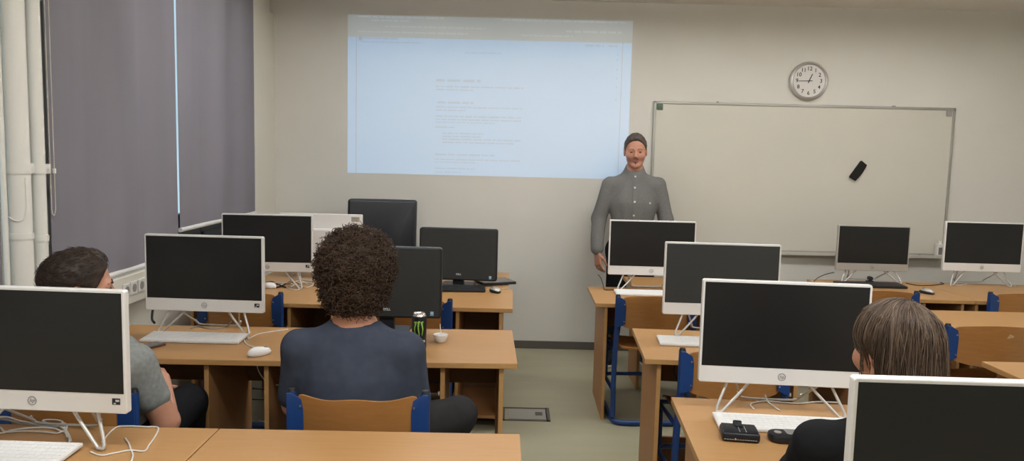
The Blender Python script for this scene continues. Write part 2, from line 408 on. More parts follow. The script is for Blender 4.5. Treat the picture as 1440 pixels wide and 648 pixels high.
glass = bpy.data.materials.new('window_glass'); glass.use_nodes = True
gt = glass.node_tree; gb = gt.nodes['Principled BSDF']
gb.inputs['Transmission Weight'].default_value = 1.0; gb.inputs['Roughness'].default_value = 0.0; gb.inputs['IOR'].default_value = 1.01
gb.inputs['Base Color'].default_value = (0.85, 0.95, 1.0, 1)
def window(n, y0, y1):
    fr = nb(); x = XL - 0.17; z0, z1 = 0.99, 2.72
    for z in (z0 + .035, z1 - .035): bx(fr, (x, (y0 + y1) / 2, z), (0.06, y1 - y0, 0.07), 0.006)
    if n == 1: bx(fr, (x, (y0 + y1) / 2, z0 + .13), (0.055, y1 - y0, 0.16), 0.006)
    for y in (y0 + .03, (y0 + y1) / 2, y1 - .03): bx(fr, (x, y, (z0 + z1) / 2), (0.06, 0.06, z1 - z0), 0.006)
    f = struct('window_%d' % n, fr, M_frame)
    obj('pane', box((x, (y0 + y1) / 2, (z0 + z1) / 2), (0.006, y1 - y0 - .04, z1 - z0 - .04)), glass, f)
    return f
w1 = window(1, 4.62, 5.88); window(2, 3.49, 4.45); window(3, 1.52, 2.96)
hd_ = nb(); bx(hd_, (XL - .13, 4.60, 1.86), (.02, .03, .12), .004); bx(hd_, (XL - .105, 4.60, 1.83), (.02, .02, .11), .004); obj('window_handle', hd_, M_silver, w1)
struct('trim_3', box((XL - 0.17, 4.535, 1.85), (0.05, 0.02, 1.72)), M_bar)

# ------------------------------------------------------------------ roller blinds
def blind(y0, y1, zb, label):
    t = thing('roller_blind', label, 'blind', (XL, (y0 + y1) / 2, zb), group=None)
    n = 60; hw = (y1 - y0) / 2; bm = nb(); rows = []
    for side, off in ((0, 0.0), (1, 0.0012)):
        for z in np.linspace(0.02, 2.80 - zb, 10):
            rows.append([bm.verts.new((0.026 - off + 0.024 * math.sin(PI * i / n) ** .4 * math.sin(4.6 * PI * (i / n) ** 1.15 * hw / .65 + 1.2) * min(1, (z + .02) * 3), -hw + 2 * hw * i / n, z)) for i in range(n + 1)])
    for s in (0, 1):
        for j in range(9):
            for i in range(n):
                a, b = rows[s * 10 + j], rows[s * 10 + j + 1]
                q = (a[i], a[i + 1], b[i + 1], b[i]); bm.faces.new(q if s == 0 else q[::-1])
    for j in range(9):
        for i in (0, n): bm.faces.new((rows[j][i], rows[j + 1][i], rows[10 + j + 1][i], rows[10 + j][i]))
    obj('cloth', bm, M_blind, t, True, auto=40)
    bb = nb(); cyl(bb, (0.026, -hw - .004, 0.012), (0.026, hw + .004, 0.012), 0.0135, seg=14)
    obj('bottom_bar', bb, M_bar, t, True, auto=40)
    tb = nb(); cyl(tb, (0.026, -hw, 2.83 - zb), (0.026, hw, 2.83 - zb), 0.022, seg=20)
    obj('roller_tube', tb, M_bar, t, True, auto=40)
    return t
blind(4.522, 5.845, 1.13, 'mauve grey roller blind ending higher, nearest the projected page')
b2 = blind(3.255, 4.494, 0.985, 'mauve grey roller blind behind the man in the grey T-shirt, hanging lower')
blind(1.70, 2.930, 0.985, 'mauve grey roller blind at the extreme left, before the pipes')
ch = nb(); cy = 3.240; cz = 1.33
pts = [(XL + .048, cy - .014, 2.80)] + [(XL + .048, cy - .014, z) for z in np.linspace(2.7, cz + .03, 30)] + [(XL + .048, cy - .008, cz + .008), (XL + .048, cy, cz), (XL + .048, cy + .008, cz + .008)] + [(XL + .048, cy + .014, z) for z in np.linspace(cz + .03, 2.7, 30)] + [(XL + .048, cy + .014, 2.80)]
tube(ch, pts, 0.0012, 6)
L = 0
for a, b in zip(pts[:-1], pts[1:]):
    a = Vector(a); b = Vector(b); d = (b - a).length; s = 0.006 - L
    while s < d:
        bmesh.ops.create_icosphere(ch, subdivisions=1, radius=0.0030, matrix=Matrix.Translation(a.lerp(b, s / d))); s += 0.008
    L = 0
cho = obj('blind_chain', ch, M_chain, None, True, label='beaded pull chain looping down beside the white pipes', cat='chain')
obj('chain_joint', box((XL + .048, cy + .014, 1.52), (.011, .011, .022), .002), M_white, cho)

# ------------------------------------------------------------------ heating pipes on the pier
def pipe(y, r, x, label, n_rings=()):
    t = thing('heating_pipe', label, 'pipe', (x, y, 0), group=None)
    b = nb(); cyl(b, (0, 0, 0), (0, 0, 2.88), r, seg=28, caps=False); obj('tube', b, M_pipe, t, True)
    for z in n_rings:
        q = nb(); cyl(q, (0, 0, z - .012), (0, 0, z + .012), r + .0035, seg=28); obj('joint_ring', q, M_pipe, t, True, auto=40)
    return t
p1 = pipe(2.952, 0.011, XL + .03, 'thinnest of the three white heating pipes, leftmost')
p2 = pipe(3.010, 0.040, XL + .055, 'thickest of the three white heating pipes, in the middle', (1.27,))
p3 = pipe(3.150, 0.026, XL + .045, 'white heating pipe beside the beaded blind chain', (1.245,))
for p, r, z in ((p2, .040, 1.535), (p3, .026, 1.53)):
    q = nb(); cyl(q, (0, 0, z - .02), (0, 0, z + .02), r + .004, seg=28); bx(q, (-.01, r + .022, z), (.006, .05, .04), .001)
    bx(q, (.004, r + .022, z), (.006, .05, .04), .001); cyl(q, (-.015, r + .03, z), (.012, r + .03, z), .006, seg=10)
    obj('clamp', q, M_pipe, p, True, auto=40)
wv = nb(); pc = Vector((XL + .055, 3.010, 0)); fd_ = Vector((.54, -.84, 0)); td_ = Vector((.84, .54, 0))
def onpipe(o, z): return pc + td_ * o + fd_ * math.sqrt(max(.0432 ** 2 - o * o, 0)) + Vector((0, 0, z))
tube(wv, [onpipe(.020, 1.50), onpipe(.020, 1.44), onpipe(.021, 1.39), onpipe(.014, 1.350), onpipe(-.004, 1.332), onpipe(-.024, 1.336), onpipe(-.038, 1.346), pc - td_ * .052 + fd_ * .012 + Vector((0, 0, 1.352))], .0026, 8, smooth=5)
obj('thin_wire', wv, M_pipe, None, True, label='short white wire curling around the thick heating pipe', cat='wire')

# ------------------------------------------------------------------ cable trunk with sockets under the blinds
tk = thing('cable_trunking', 'white cable trunking running along the wall below the blinds', 'trunking', (XL - .02, 3.9, 0.80))
obj('channel', box((.04, .60, .10), (.05, 2.5, .15), .004), M_lwall, tk)
for yy in (3.83, 3.905, 3.985):
    so = obj('socket', box((.068, yy - 3.9, .105), (.008, .068, .07), .004), M_white, tk)
    q = nb(); cyl(q, (.071, yy - 3.9, .105), (.0735, yy - 3.9, .105), .021, seg=20); obj('socket_well', q, M_grey, so, True, auto=40)
tc_ = nb(); tube(tc_, [(XL + .06, 4.05, .86), (XL + .09, 4.03, .80), (XL + .12, 3.95, .77), (XL + .16, 3.86, .752), (XL + .2, 3.80, .748)], .006, 8, smooth=5)
obj('power_cable', tc_, M_cableb, None, True, label='black power cable dropping from the wall sockets to the desk', cat='cable')

# ------------------------------------------------------------------ projected page on the front wall
PX0, PX1, PZ0, PZ1 = -1.376, 0.943, 1.448, 2.733
pw, ph = PX1 - PX0, PZ1 - PZ0
WALLC = (0.66, 0.64, 0.585)
def glow(name, e, s=1.0): return mat(name, WALLC, 0.75, 0.25, emit=e, estr=s)
M_pbar = glow('projected_toolbar', (0.055, 0.095, 0.125), 1.0)
M_ppage = glow('projected_page', (0.045, 0.185, 0.36), 1.0)
M_pmargin = glow('projected_margin', (0.05, 0.18, 0.34), 1.0)
M_pline = glow('projected_dark_line', (0.0, 0.05, 0.14), 1.0)
M_ptext = glow('projected_text', (0.0, 0.095, 0.225), 1.0)
M_plight = glow('projected_light_text', (0.115, 0.165, 0.20), 1.0)
pj = thing('projected_image', 'pale blue document page projected on the front wall', 'projection', ((PX0 + PX1) / 2, YW, PZ0))
zb = ph * 0.862
def flat(name, x0, x1, z0, z1, m, y=-.0015, par=None, d=.001):
    return obj(name, box(((x0 + x1) / 2, y, (z0 + z1) / 2), (x1 - x0, d, z1 - z0)), m, par or pj)
flat('toolbar', -pw / 2, pw / 2, zb, ph, M_pbar)
flat('page', -pw / 2, pw / 2, 0, zb, M_ppage)
flat('page_edge', -pw / 2 + .068, -pw / 2 + .074, 0, zb, M_pline, -.0025)
flat('page_edge', pw / 2 - .079, pw / 2 - .073, 0, zb, M_pline, -.0025)
def words(name, x, z, length, h, m, par=None):
    """a line of blurred, unreadable words"""
    bm = nb(); c = x
    while c < x + length:
        l = min(random.uniform(.025, .10) * (h / .011) ** .5, x + length - c)
        if l > .008: bx(bm, (c + l / 2, -.0027, z), (l, .0008, h * random.uniform(.75, 1.05)))
        c += l + h * .8
    return obj(name, bm, m, par or pj)
def pz(py): return (ph) * (1 - (py - 22.5) / (246 - 22.5))     # heights read down the page
tx = -pw / 2 + (613 - 490) / (884 - 490) * pw; sx = pw / 394
for i, (x, y, l, h) in enumerate([(0, 113, 62, .024), (0, 121.5, 122, .0125), (0, 126, 52, .011), (2, 144, 51, .017), (0, 150.5, 122, .011), (0, 155, 42, .010),
        (0, 163.5, 120, .0125), (0, 168, 120, .011), (0, 172, 85, .009), (0, 179, 27, .011), (10, 187.5, 58, .011), (10, 192, 54, .011), (10, 196, 110, .011), (10, 200.5, 100, .011),
        (0, 218, 84, .013), (0, 225, 120, .010), (0, 229, 56, .008), (0, 238, 58, .010), (0, 243, 36, .008)]):
    words('heading' if h > .0135 or y in (113, 144, 218) else 'text_line', tx + x * sx, pz(y - 1.5), l * sx, h, M_ptext)
words('text_line', -pw / 2 + .11, pz(55), .31, .012, M_ptext); words('text_line', -pw / 2 + .11, pz(60), .5, .008, M_ptext)
flat('document_icon', -pw / 2 + .088, -pw / 2 + .118, pz(58.5), pz(53), M_pline, -.0026)
words('menu_text', -pw / 2 + .085, pz(23) - .012, .70, .016, M_plight); words('menu_text', .10, pz(23) - .012, 1.0, .014, M_plight)
words('tab_text', -pw / 2 + .19, pz(30), .32, .014, M_plight); words('address_text', -pw / 2 + .30, pz(38), .82, .013, M_plight)
words('bookmark_text', -pw / 2 + .08, pz(46), .9, .013, M_plight); words('bookmark_text', .25, pz(46), .42, .012, M_plight); words('toolbar_icons', .62, pz(39), .45, .018, M_plight)
for k, py in enumerate((70, 77, 91, 103, 115, 133)):
    q = nb(); cyl(q, (pw / 2 - .115, -.002, pz(py)), (pw / 2 - .115, -.0035, pz(py)), .007, seg=10); obj('side_icon', q, M_ptext, pj)
for x in (.80, .88, .99): words('button_text', x - .02, pz(58), .07, .014, M_ptext)
words('text_line', tx + 40 * sx, pz(72), .30, .008, M_ptext)

# ------------------------------------------------------------------ whiteboard
WX0, WX1, WZ0, WZ1 = 1.136, 3.612, 0.868, 2.096
wb = thing('whiteboard', 'wide wall mounted whiteboard with aluminium frame behind the standing man', 'whiteboard', ((WX0 + WX1) / 2, YW, WZ0))
ww, wh = WX1 - WX0, WZ1 - WZ0
obj('board', box((0, -.010, wh / 2), (ww - .02, .012, wh - .02)), M_wb, wb)
fr = nb()
bx(fr, (0, -.012, wh - .011), (ww, .024, .022), .004); bx(fr, (0, -.012, .011), (ww, .024, .022), .004)
for s in (-1, 1): bx(fr, (s * (ww / 2 - .011), -.012, wh / 2), (.022, .024, wh), .004)
obj('frame', fr, M_alu, wb)
obj('corner_cap', box((-ww / 2 + .05, -.020, wh - .048), (.052, .010, .050), .003), M_green, wb, label='dark green corner cap')
obj('corner_cap', box((ww / 2 - .052, -.020, wh - .046), (.044, .010, .046), .003), M_grey, wb, label='grey corner cap')
for px in (1008, 1256):
    x = on_y(px, 147, YW).x - (WX0 + WX1) / 2
    obj('hook', box((x, -.014, wh + .003), (.022, .022, .010), .002), M_grey, wb)
tr = nb(); bx(tr, (-.005, -.040, -.006), (ww - .05, .075, .006), .002); bx(tr, (-.005, -.078, .004), (ww - .05, .006, .028), .002); bx(tr, (-.005, -.003, -.012), (ww - .05, .006, .06), .001)
obj('pen_tray', tr, mat('tray_aluminium', (0.56, 0.54, 0.48), 0.4, 0.5, metal=0.2), wb)
e = on_y(1204, 240, YW)
er = thing('board_eraser', 'black felt eraser stuck tilted on the whiteboard', 'eraser', (e.x, YW - .016, e.z))
M = Matrix.Rotation(math.radians(-57), 4, 'Y')
eb = nb(); prism(eb, [(-.078, -.030), (-.045, -.036), (0, -.039), (.045, -.036), (.078, -.030), (.082, .028), (-.082, .028)], -.030, -.010, bev=.003); eb.transform(M); obj('handle', eb, M_sponge, er)
eb = box((0, -.005, 0), (.155, .010, .056), .002); eb.transform(M); obj('felt', eb, M_sponge, er)
q = on_y(1319.5, 358, YW - .05)
bt = thing('cleaner_bottle', 'cream cleaner bottle standing at the end of the whiteboard tray', 'bottle', (q.x, YW - .052, WZ0 - .003))
b = nb(); prism(b, rounded_outline(.052, .115, .008), -.020, .020, c=(0, .058), bev=.004); obj('bottle_body', b, M_ceramic, bt)
obj('bottle_cap', cyl(nb(), (.006, 0, .115), (.006, 0, .140), .012), M_ceramic, bt, True, auto=40)
obj('bottle_label', box((.004, -.0205, .055), (.034, .001, .06)), M_lcd, bt)
q = on_y(1284, 365, YW - .05)
mk = nb(); cyl(mk, (-.052, 0, 0), (.035, 0, 0), .009, seg=14); mo = obj('marker_pen', mk, M_ceramic, None, True, loc=(q.x, YW - .045, WZ0 + .007), label='white marker pen lying on the whiteboard tray', cat='marker', auto=40)
mk = nb(); cyl(mk, (.035, 0, 0), (.062, 0, 0), .0095, seg=14); obj('pen_cap', mk, M_cableb, mo, True, auto=40)

# ------------------------------------------------------------------ wall clock 12:45
ck = thing('wall_clock', 'round silver rimmed wall clock above the whiteboard', 'clock', (2.392, YW, 2.285))
MC = RX90
b = lathe(nb(), [(.0, .004), (.150, .004), (.157, .015), (.157, .028), (.150, .040), (.141, .044), (.133, .040), (.130, .028), (.0, .026)], 56, MC); obj('rim', b, mat('clock_chrome', (0.62, 0.61, 0.59), 0.32, 0.5, metal=0.7), ck, True, auto=50)
b = nb(); cyl(b, (0, -.027, 0), (0, -.0285, 0), .1295, seg=56); obj('dial', b, M_clockface, ck)
for k in range(1, 13):
    a = 2 * PI * k / 12; obj('numeral', text_bm(str(k), .044, .0004, M=Matrix.Translation((.098 * math.sin(a), -.0292, .098 * math.cos(a))) @ RX90, bold=.0006), M_ink, ck)
def hand(name, ang, L, wd, tail, y):
    o = [(-wd, -tail), (wd, -tail), (wd * .7, L), (-wd * .7, L)]; b = nb(); prism(b, o, y, y - .001); b.transform(Matrix.Rotation(math.radians(ang), 4, 'Y')); obj(name, b, M_ink, ck)
hand('hour_hand', 23, .062, .0045, .018, -.031); hand('minute_hand', 268, .088, .0034, .026, -.0325); hand('second_hand', 88, .022, .0016, .03, -.034)
b = nb(); cyl(b, (0, -.030, 0), (0, -.0355, 0), .006, seg=14); obj('hub', b, M_ink, ck)

# ------------------------------------------------------------------ ceiling lamps (over the rows of desks, above the frame)
def lamp(x, y, label):
    t = thing('ceiling_lamp', label, 'lamp', (x, y, 2.73))
    obj('housing', box((0, 0, .035), (1.22, .32, .045), .006), M_lampbody, t)
    obj('diffuser', box((0, 0, .009), (1.16, .26, .010), .003), mat('lamp_diffuser', (0.85, 0.85, 0.82), 0.5, emit=(0.97, 0.985, 1.0), estr=1.2) if 'lamp_diffuser' not in MATS else MATS['lamp_diffuser'], t)
    l = bpy.data.lights.new('lamp_light', 'AREA'); l.shape = 'RECTANGLE'; l.size = 1.12; l.size_y = .24; l.energy = LAMP_POWER[y]; l.color = (0.97, 0.985, 1.0)
    lo = bpy.data.objects.new('lamp_light', l); COL.objects.link(lo); lo.parent = t; lo.location = (0, 0, -.004)
    u = bpy.data.lights.new('added_uplight', 'AREA'); u.shape = 'RECTANGLE'; u.size = 1.12; u.size_y = .24; u.energy = ADDED_UPLIGHT[y]; u.color = l.color  # upward light added to brighten the ceiling and the upper wall
    uo = bpy.data.objects.new('added_uplight', u); COL.objects.link(uo); uo.parent = t; uo.location = (0, 0, .066); uo.rotation_euler = (PI, 0, 0)
    for sx in (-.2, .2): obj('hanger', cyl(nb(), (sx, 0, .055), (sx, 0, ZC - 2.73), .004, seg=8), M_lampbody, t)
NX = {-0.75: 'over the left desks', 1.1: 'over the aisle and right desks', 3.0: 'near the right wall'}
NY = {4.6: 'nearest the whiteboard', 1.5: 'above the middle rows', -0.8: 'behind the camera'}
for x, y in LAMPS: lamp(x, y, 'flat rectangular ceiling lamp ' + NX[x] + ', ' + NY[y])

# ------------------------------------------------------------------ floor box in the aisle
a = on_z(711, 568, 0); b_ = on_z(744, 584, 0)
fb = thing('floor_socket_box', 'metal floor socket hatch in the aisle beside the left desks', 'floor socket', (.112, 4.72, 0))
q = nb()
bx(q, (.0, .115, .002), (.30, .018, .004)); bx(q, (.0, -.115, .002), (.30, .018, .004)); bx(q, (.142, 0, .002), (.026, .248, .004)); bx(q, (-.142, 0, .002), (.026, .248, .004))
obj('hatch_frame', q, M_base, fb)
obj('hatch_plate', box((.015, 0, .002), (.24, .19, .004)), M_alu, fb)
obj('hatch_latch', box((.085, .005, .0045), (.045, .06, .003), .001), M_base, fb)

# ------------------------------------------------------------------ desks
ZT = 0.74
def desk(label, corner, cx, cy, wd, dp, yaw, ped='R', back=True, base=False, modest=True, rail=False, inset=.068, ldepth=None):
    """corner: which corner (cx,cy) is: 'bl','br','fl','fr' ; local origin = centre of the desk on the floor"""
    ox = wd / 2 * (1 if 'l' in corner else -1); oy = dp / 2 * (-1 if 'b' in corner else 1)
    c = Vector((cx, cy, 0)) + Matrix.Rotation(yaw, 3, 'Z') @ Vector((ox, oy, 0))
    t = thing('desk', label, 'desk', c, yaw)
    top = obj('tabletop', box((0, 0, ZT - .0125), (wd, dp, .0245), .002), M_wood, t)
    obj('edge_band', box((0, -dp / 2 + .0005, ZT - .0125), (wd - .003, .003, .0215), .0005), M_edge, top)
    hz = ZT - .025; pw_ = .255
    pd = dp - .05
    def pan(name, x, m=M_panel, d=pd, z0=0, z1=hz):
        o = obj(name, box((x, .0, (z0 + z1) / 2), (.020, d, z1 - z0), .0012), m, t)
        obj('edge_band', box((x, -d / 2 - .0004, (z0 + z1) / 2), (.0185, .0016, z1 - z0 - .002)), M_edge, o)
        return o
    left_ = pan('side_panel', -wd / 2 + inset)
    if ldepth:
        for m_ in (left_, *left_.children):
            for v in m_.data.vertices: v.co.y = pd / 2 - (pd / 2 - v.co.y) * ldepth / pd
    pan('side_panel', wd / 2 - .068)
    if ped:
        xs = (wd / 2 - .068 - pw_) if ped == 'R' else (-wd / 2 + .068 + pw_)
        p = pan('inner_panel', xs); xm = (xs + (wd / 2 - .068 if ped == 'R' else -wd / 2 + .068)) / 2
        q = nb(); cyl(q, (xs - .011, -pd / 2 + .03, hz - .13), (xs - .020, -pd / 2 + .03, hz - .13), .010, seg=14); obj('screw_cap', q, M_white, p, True, auto=40)
        if base:
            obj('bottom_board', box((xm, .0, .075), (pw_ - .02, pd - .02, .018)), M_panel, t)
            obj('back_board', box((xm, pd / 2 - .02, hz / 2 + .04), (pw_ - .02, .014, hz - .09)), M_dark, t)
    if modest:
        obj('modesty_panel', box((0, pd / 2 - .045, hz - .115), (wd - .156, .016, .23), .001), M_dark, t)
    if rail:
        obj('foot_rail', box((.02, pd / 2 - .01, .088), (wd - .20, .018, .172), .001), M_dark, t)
    return t
desk('beech desk behind the curly haired man, holding the black screen and drink can', 'fr', .038, 3.236, .985, .628, .040)
desk('beech desk with white computer and dark phone, beside the man in grey T-shirt', 'fr', -.970, 3.190, .915, .618, .022)
desk('beech desk at the front left of the aisle, with the floor box beside it', 'fr', .015, 4.407, .985, .632, .0, base=True)
desk('beech desk below the window blinds holding the tangle of white cables', 'fr', -.973, 4.407, .96, .632, .0)
desk('bare beech desk at the bottom of the photo, nearest the camera', 'br', .041, 2.402, .963, .64, .015)
desk('beech desk under the large white computer in the bottom left corner', 'br', -.925, 2.388, .96, .64, .010)
tdk = desk("teacher's beech desk against the leather chair, backing onto the student desk", 'br', -.014, 5.765, 1.72, .70, .0, ped=None, modest=False)
obj('front_panel', box((0, -.33, .36), (1.5, .018, .70), .001), M_panel, tdk)
desk('beech desk in front of the standing man in the grey shirt', 'bl', .530, 5.238, .98, .60, -.012)
desk('beech desk in the middle right row with blue chair tucked under', 'bl', .645, 3.975, 1.0, .61, -.060, rail=True)
desk('beech desk with the wallet and large white computer at the lower right', 'bl', .616, 2.826, 1.0, .625, -.066)
desk('beech desk under the big dark screen in the bottom right corner', 'bl', .50, 1.66, 1.05, .60, -.03)
desk('beech desk along the front wall under the whiteboard eraser, black keyboard on it', 'bl', 2.256, 5.795, .845, .745, -.015, ldepth=.30)
desk('beech desk along the front wall at the right edge, white computer on it', 'bl', 3.105, 5.780, .96, .745, -.015, inset=.020)
desk('empty beech desk at the right, behind the chair with worn backrest', 'bl', 2.19, 4.675, 1.10, .63, .0)
desk('beech desk whose corner shows at the right edge beside the long haired head', 'bl', 2.177, 3.465, .96, .62, .0)
desk('beech desk almost hidden behind the screen before the standing man', 'bl', .845, 5.72, .95, .44, .0, ped=None)

# ------------------------------------------------------------------ school chairs (origin: floor, under the seat; faces +Y)
def chair_proto(label, loc, rz, bow=0.0):
    t = thing('school_chair', label, 'chair', loc, rz); W = .232; zt = .80
    def side(s):
        b = nb(); x = s * W
        tube(b, [(x, -.225, zt), (x, -.222, .60), (x, -.19, .45), (x, -.175, .25), (x, -.19, .04)], .0162, 10, smooth=4)
        return b
    for s in (-1, 1):
        p = obj('rear_post', side(s), M_blue, t, True, auto=50)
        q = nb(); cyl(q, (s * W, -.225, zt - .004), (s * W, -.225, zt + .010), .0165, .012, seg=12); obj('post_cap', q, M_black, p, True, auto=40)
        f = nb(); prism(f, [(s * (W + .012), .615), (s * (W + .012), .800), (s * (W - .006), .800), (s * (W - .048), .775), (s * (W - .044), .635), (s * (W - .01), .615)], -.252, -.246, bev=.0015); fo = obj('fixing_plate', f, M_blue, p)
        for zz in (.650, .755):
            q = nb(); cyl(q, (s * (W - .036), -.252, zz), (s * (W - .036), -.2555, zz), .0042, seg=10); obj('screw', q, M_screw, p, True, auto=40)
    lb = nb(); r = .0165
    tube(lb, [(-W, .16, r), (-W, -.02, r), (-W, -.16, r), (-W + .02, -.215, r), (-W + .08, -.235, r), (0, -.235, r), (W - .08, -.235, r), (W - .02, -.215, r), (W, -.16, r), (W, -.02, r), (W, .16, r)], r, 10, smooth=5)
    obj('floor_runner', lb, M_blue, t, True, auto=50)
    ub = nb()
    tube(ub, [(-W, -.175, .20), (-W, .0, .20), (-W, .14, .20), (-W + .02, .185, .20), (-W + .08, .20, .20), (W - .08, .20, .20), (W - .02, .185, .20), (W, .14, .20), (W, .0, .20), (W, -.175, .20)], .0125, 10, smooth=5)
    obj('brace', ub, M_blue, t, True, auto=50)
    for s in (-1, 1):
        b = nb(); tube(b, [(s * (W - .012), .185, .20), (s * (W - .012), .185, .43)], .0125, 10); obj('front_post', b, M_blue, t, True, auto=50)
    sr = nb(); tube(sr, [(-W, -.195, .44), (-W, .18, .435), (W, .18, .435), (W, -.195, .44)], .011, 8); obj('seat_rail', sr, M_blue, t, True, auto=50)
    # curved plywood backrest and seat
    def ply(nu, nv, f, th):
        bm = nb(); A = [[bm.verts.new(f(i / nu, j / nv, 0)) for j in range(nv + 1)] for i in range(nu + 1)]; B = [[bm.verts.new(f(i / nu, j / nv, th)) for j in range(nv + 1)] for i in range(nu + 1)]
        for i in range(nu):
            for j in range(nv):
                bm.faces.new((A[i][j], A[i + 1][j], A[i + 1][j + 1], A[i][j + 1])); bm.faces.new((B[i][j], B[i][j + 1], B[i + 1][j + 1], B[i + 1][j]))
        for i in range(nu):
            bm.faces.new((A[i][0], B[i][0], B[i + 1][0], A[i + 1][0])); bm.faces.new((A[i][nv], A[i + 1][nv], B[i + 1][nv], B[i][nv]))
        for j in range(nv):
            bm.faces.new((A[0][j], A[0][j + 1], B[0][j + 1], B[0][j])); bm.faces.new((A[nu][j], B[nu][j], B[nu][j + 1], A[nu][j + 1]))
        bmesh.ops.recalc_face_normals(bm, faces=bm.faces[:]); return bm
    def fback(u, v, o):
        x = (u - .5) * 2; e = max(0, abs(x) - .86) / .14; rr = .03 * (1 - math.sqrt(max(0, 1 - e * e)))
        lo_ = .620 - .030 * (1 - x * x) + rr; hi_ = .795 + (bow - .006) * (1 - x * x) + (.004 * math.cos(x * 2 * PI) if bow == 0 else 0) - rr
        return Vector((x * .214, -.236 - .052 * (1 - x * x) + o - .03 * (v - .5) * .5, lo_ + (hi_ - lo_) * v))
    obj('backrest', ply(36, 8, fback, .010), M_ply, t, True, auto=40)
    def fseat(u, v, o):
        x = (u - .5) * 2; y = (v - .5) * 2; k = 1 - .10 * max(0, -y)
        e = max(0, y - .7) / .3
        return Vector((x * .21 * k, y * .20 + .005, .455 + .012 * x * x - .02 * e * e + o + .008 * max(0, -y - .6)))
    obj('seat', ply(16, 16, fseat, .010), M_ply, t, True, auto=40)
    return t
proto = chair_proto('blue framed plywood chair under the curly haired man', (-.525, 2.83, 0), .02)
proto_b = chair_proto('blue framed plywood chair in front of the standing man, whole frame visible', (.872, 4.80, 0), .04, bow=.026)
for src, loc, rz, lab in ((proto, (-1.500, 2.785, 0), -.04, 'blue framed plywood chair under the man in the grey T-shirt'),
        (proto_b, (-1.562, 4.61, 0), .0, 'blue framed plywood chair behind the white computer with the dark phone before it'),
        (proto_b, (-.575, 4.53, 0), .0, 'blue framed plywood chair peeking out behind the black screen and drink can'),
        (proto_b, (.985, 3.53, 0), .03, 'blue framed plywood chair half hidden behind the large screen with the wallet before it'),
        (proto, (1.0, 2.02, 0), .05, 'blue framed plywood chair under the long haired person'),
        (proto_b, (2.425, 5.19, 0), -.02, 'plywood chair between the black keyboard and the long haired head'),
        (proto_b, (3.390, 5.22, 0), .0, 'plywood chair at the right edge under the white computer by the wall'),
        (proto_b, (2.525, 4.18, 0), .0, 'plywood chair with worn backrest, right of the long haired head')):
    ch_ = dup(src, loc, rz, lab)
wn = nb(); wv2 = [wn.verts.new((.045 + .030 * math.cos(a) * (1 + .3 * noise.noise(Vector((a * 2, 0, 0)))), -.2895 + .0, .762 + .011 * math.sin(a))) for a in np.linspace(0, 2 * PI, 18, endpoint=False)]
wn.faces.new(wv2); obj('worn_patch', wn, mat('worn_varnish', (0.50, 0.32, 0.16), .7, var=.2, scale=80), ch_)

# ------------------------------------------------------------------ white all-in-one computers (origin: desk surface under the screen; screen faces -Y)
def aio_white(label, loc, rz, sticker=True, W=.575, H=.368, body=None, name='computer', front=True, Z0=.110, stand='V', scr=None):
    t = thing(name, label, 'computer', loc, rz); body = body or M_white
    b = nb(); prism(b, rounded_outline(W, H, .008), -.006, .020, c=(0, Z0 + H / 2), bev=.003); sh = obj('housing', b, body, t)
    b = nb(); prism(b, rounded_outline(W * .62, H * .62, .03), .018, .046, c=(0, Z0 + H * .42), bev=.012); obj('rear_bulge', b, body, sh)
    chin = H * .165; m_ = .0085
    obj('screen', box((0, -.0062, Z0 + (H + chin) / 2 - m_ / 2), (W - 2 * m_, .0016, H - chin - m_), .0004), scr or M_screen, t)
    lg = text_bm('hp', .017, .0003, .25, M=Matrix.Translation((0, -.0068, Z0 + chin * .5)) @ RX90)
    R = .0125; tube(lg, [(R * math.cos(a), -.0066, Z0 + chin * .5 + R * math.sin(a)) for a in np.linspace(0, 2 * PI, 28, endpoint=False)], .0011, 6, closed=True)
    obj('logo', lg, M_logo, t)
    if sticker:
        s = obj('sticker', box((W / 2 - .032, -.0065, Z0 + chin * .62), (.024, .001, .019)), M_sticker, t)
        q = nb(); bx(q, (W / 2 - .028, -.0072, Z0 + chin * .66), (.011, .0006, .006)); bx(q, (W / 2 - .036, -.0072, Z0 + chin * .52), (.007, .0006, .004)); obj('sticker_print', q, M_paleprint, s)
    st = nb()
    for s in (-1, 1):
        tube(st, [(s * .095, .035, Z0 + .03), (s * .103, .024, Z0), (s * .192, -.012, .018), (s * .206, -.018, .0085), (s * .220, -.014, .018), (s * .180, .024, Z0), (s * .176, .035, Z0 + .03)], .0052, 10, smooth=6)
        tube(st, [(s * .15, .035, Z0 + .02), (s * .145, .05, Z0 - .01), (s * .105, .150, .020)], .0045, 8, smooth=4)
    tube(st, [(-.115, .145, .035), (-.105, .154, .014), (-.06, .158, .0075), (.06, .158, .0075), (.105, .154, .014), (.115, .145, .035)], .0045, 8, smooth=4)
    obj('wire_stand', st, M_rod, t, True, auto=60)
    return t
def place(px0, px1, pyb, y, rz=0):
    """centre of a screen whose bottom edge spans px0..px1 at depth y"""
    return on_y((px0 + px1) / 2, pyb, y)
def at(px0, px1, pyb, y): p = place(px0, px1, pyb, y); return (p.x, y, ZT)
SC = {}
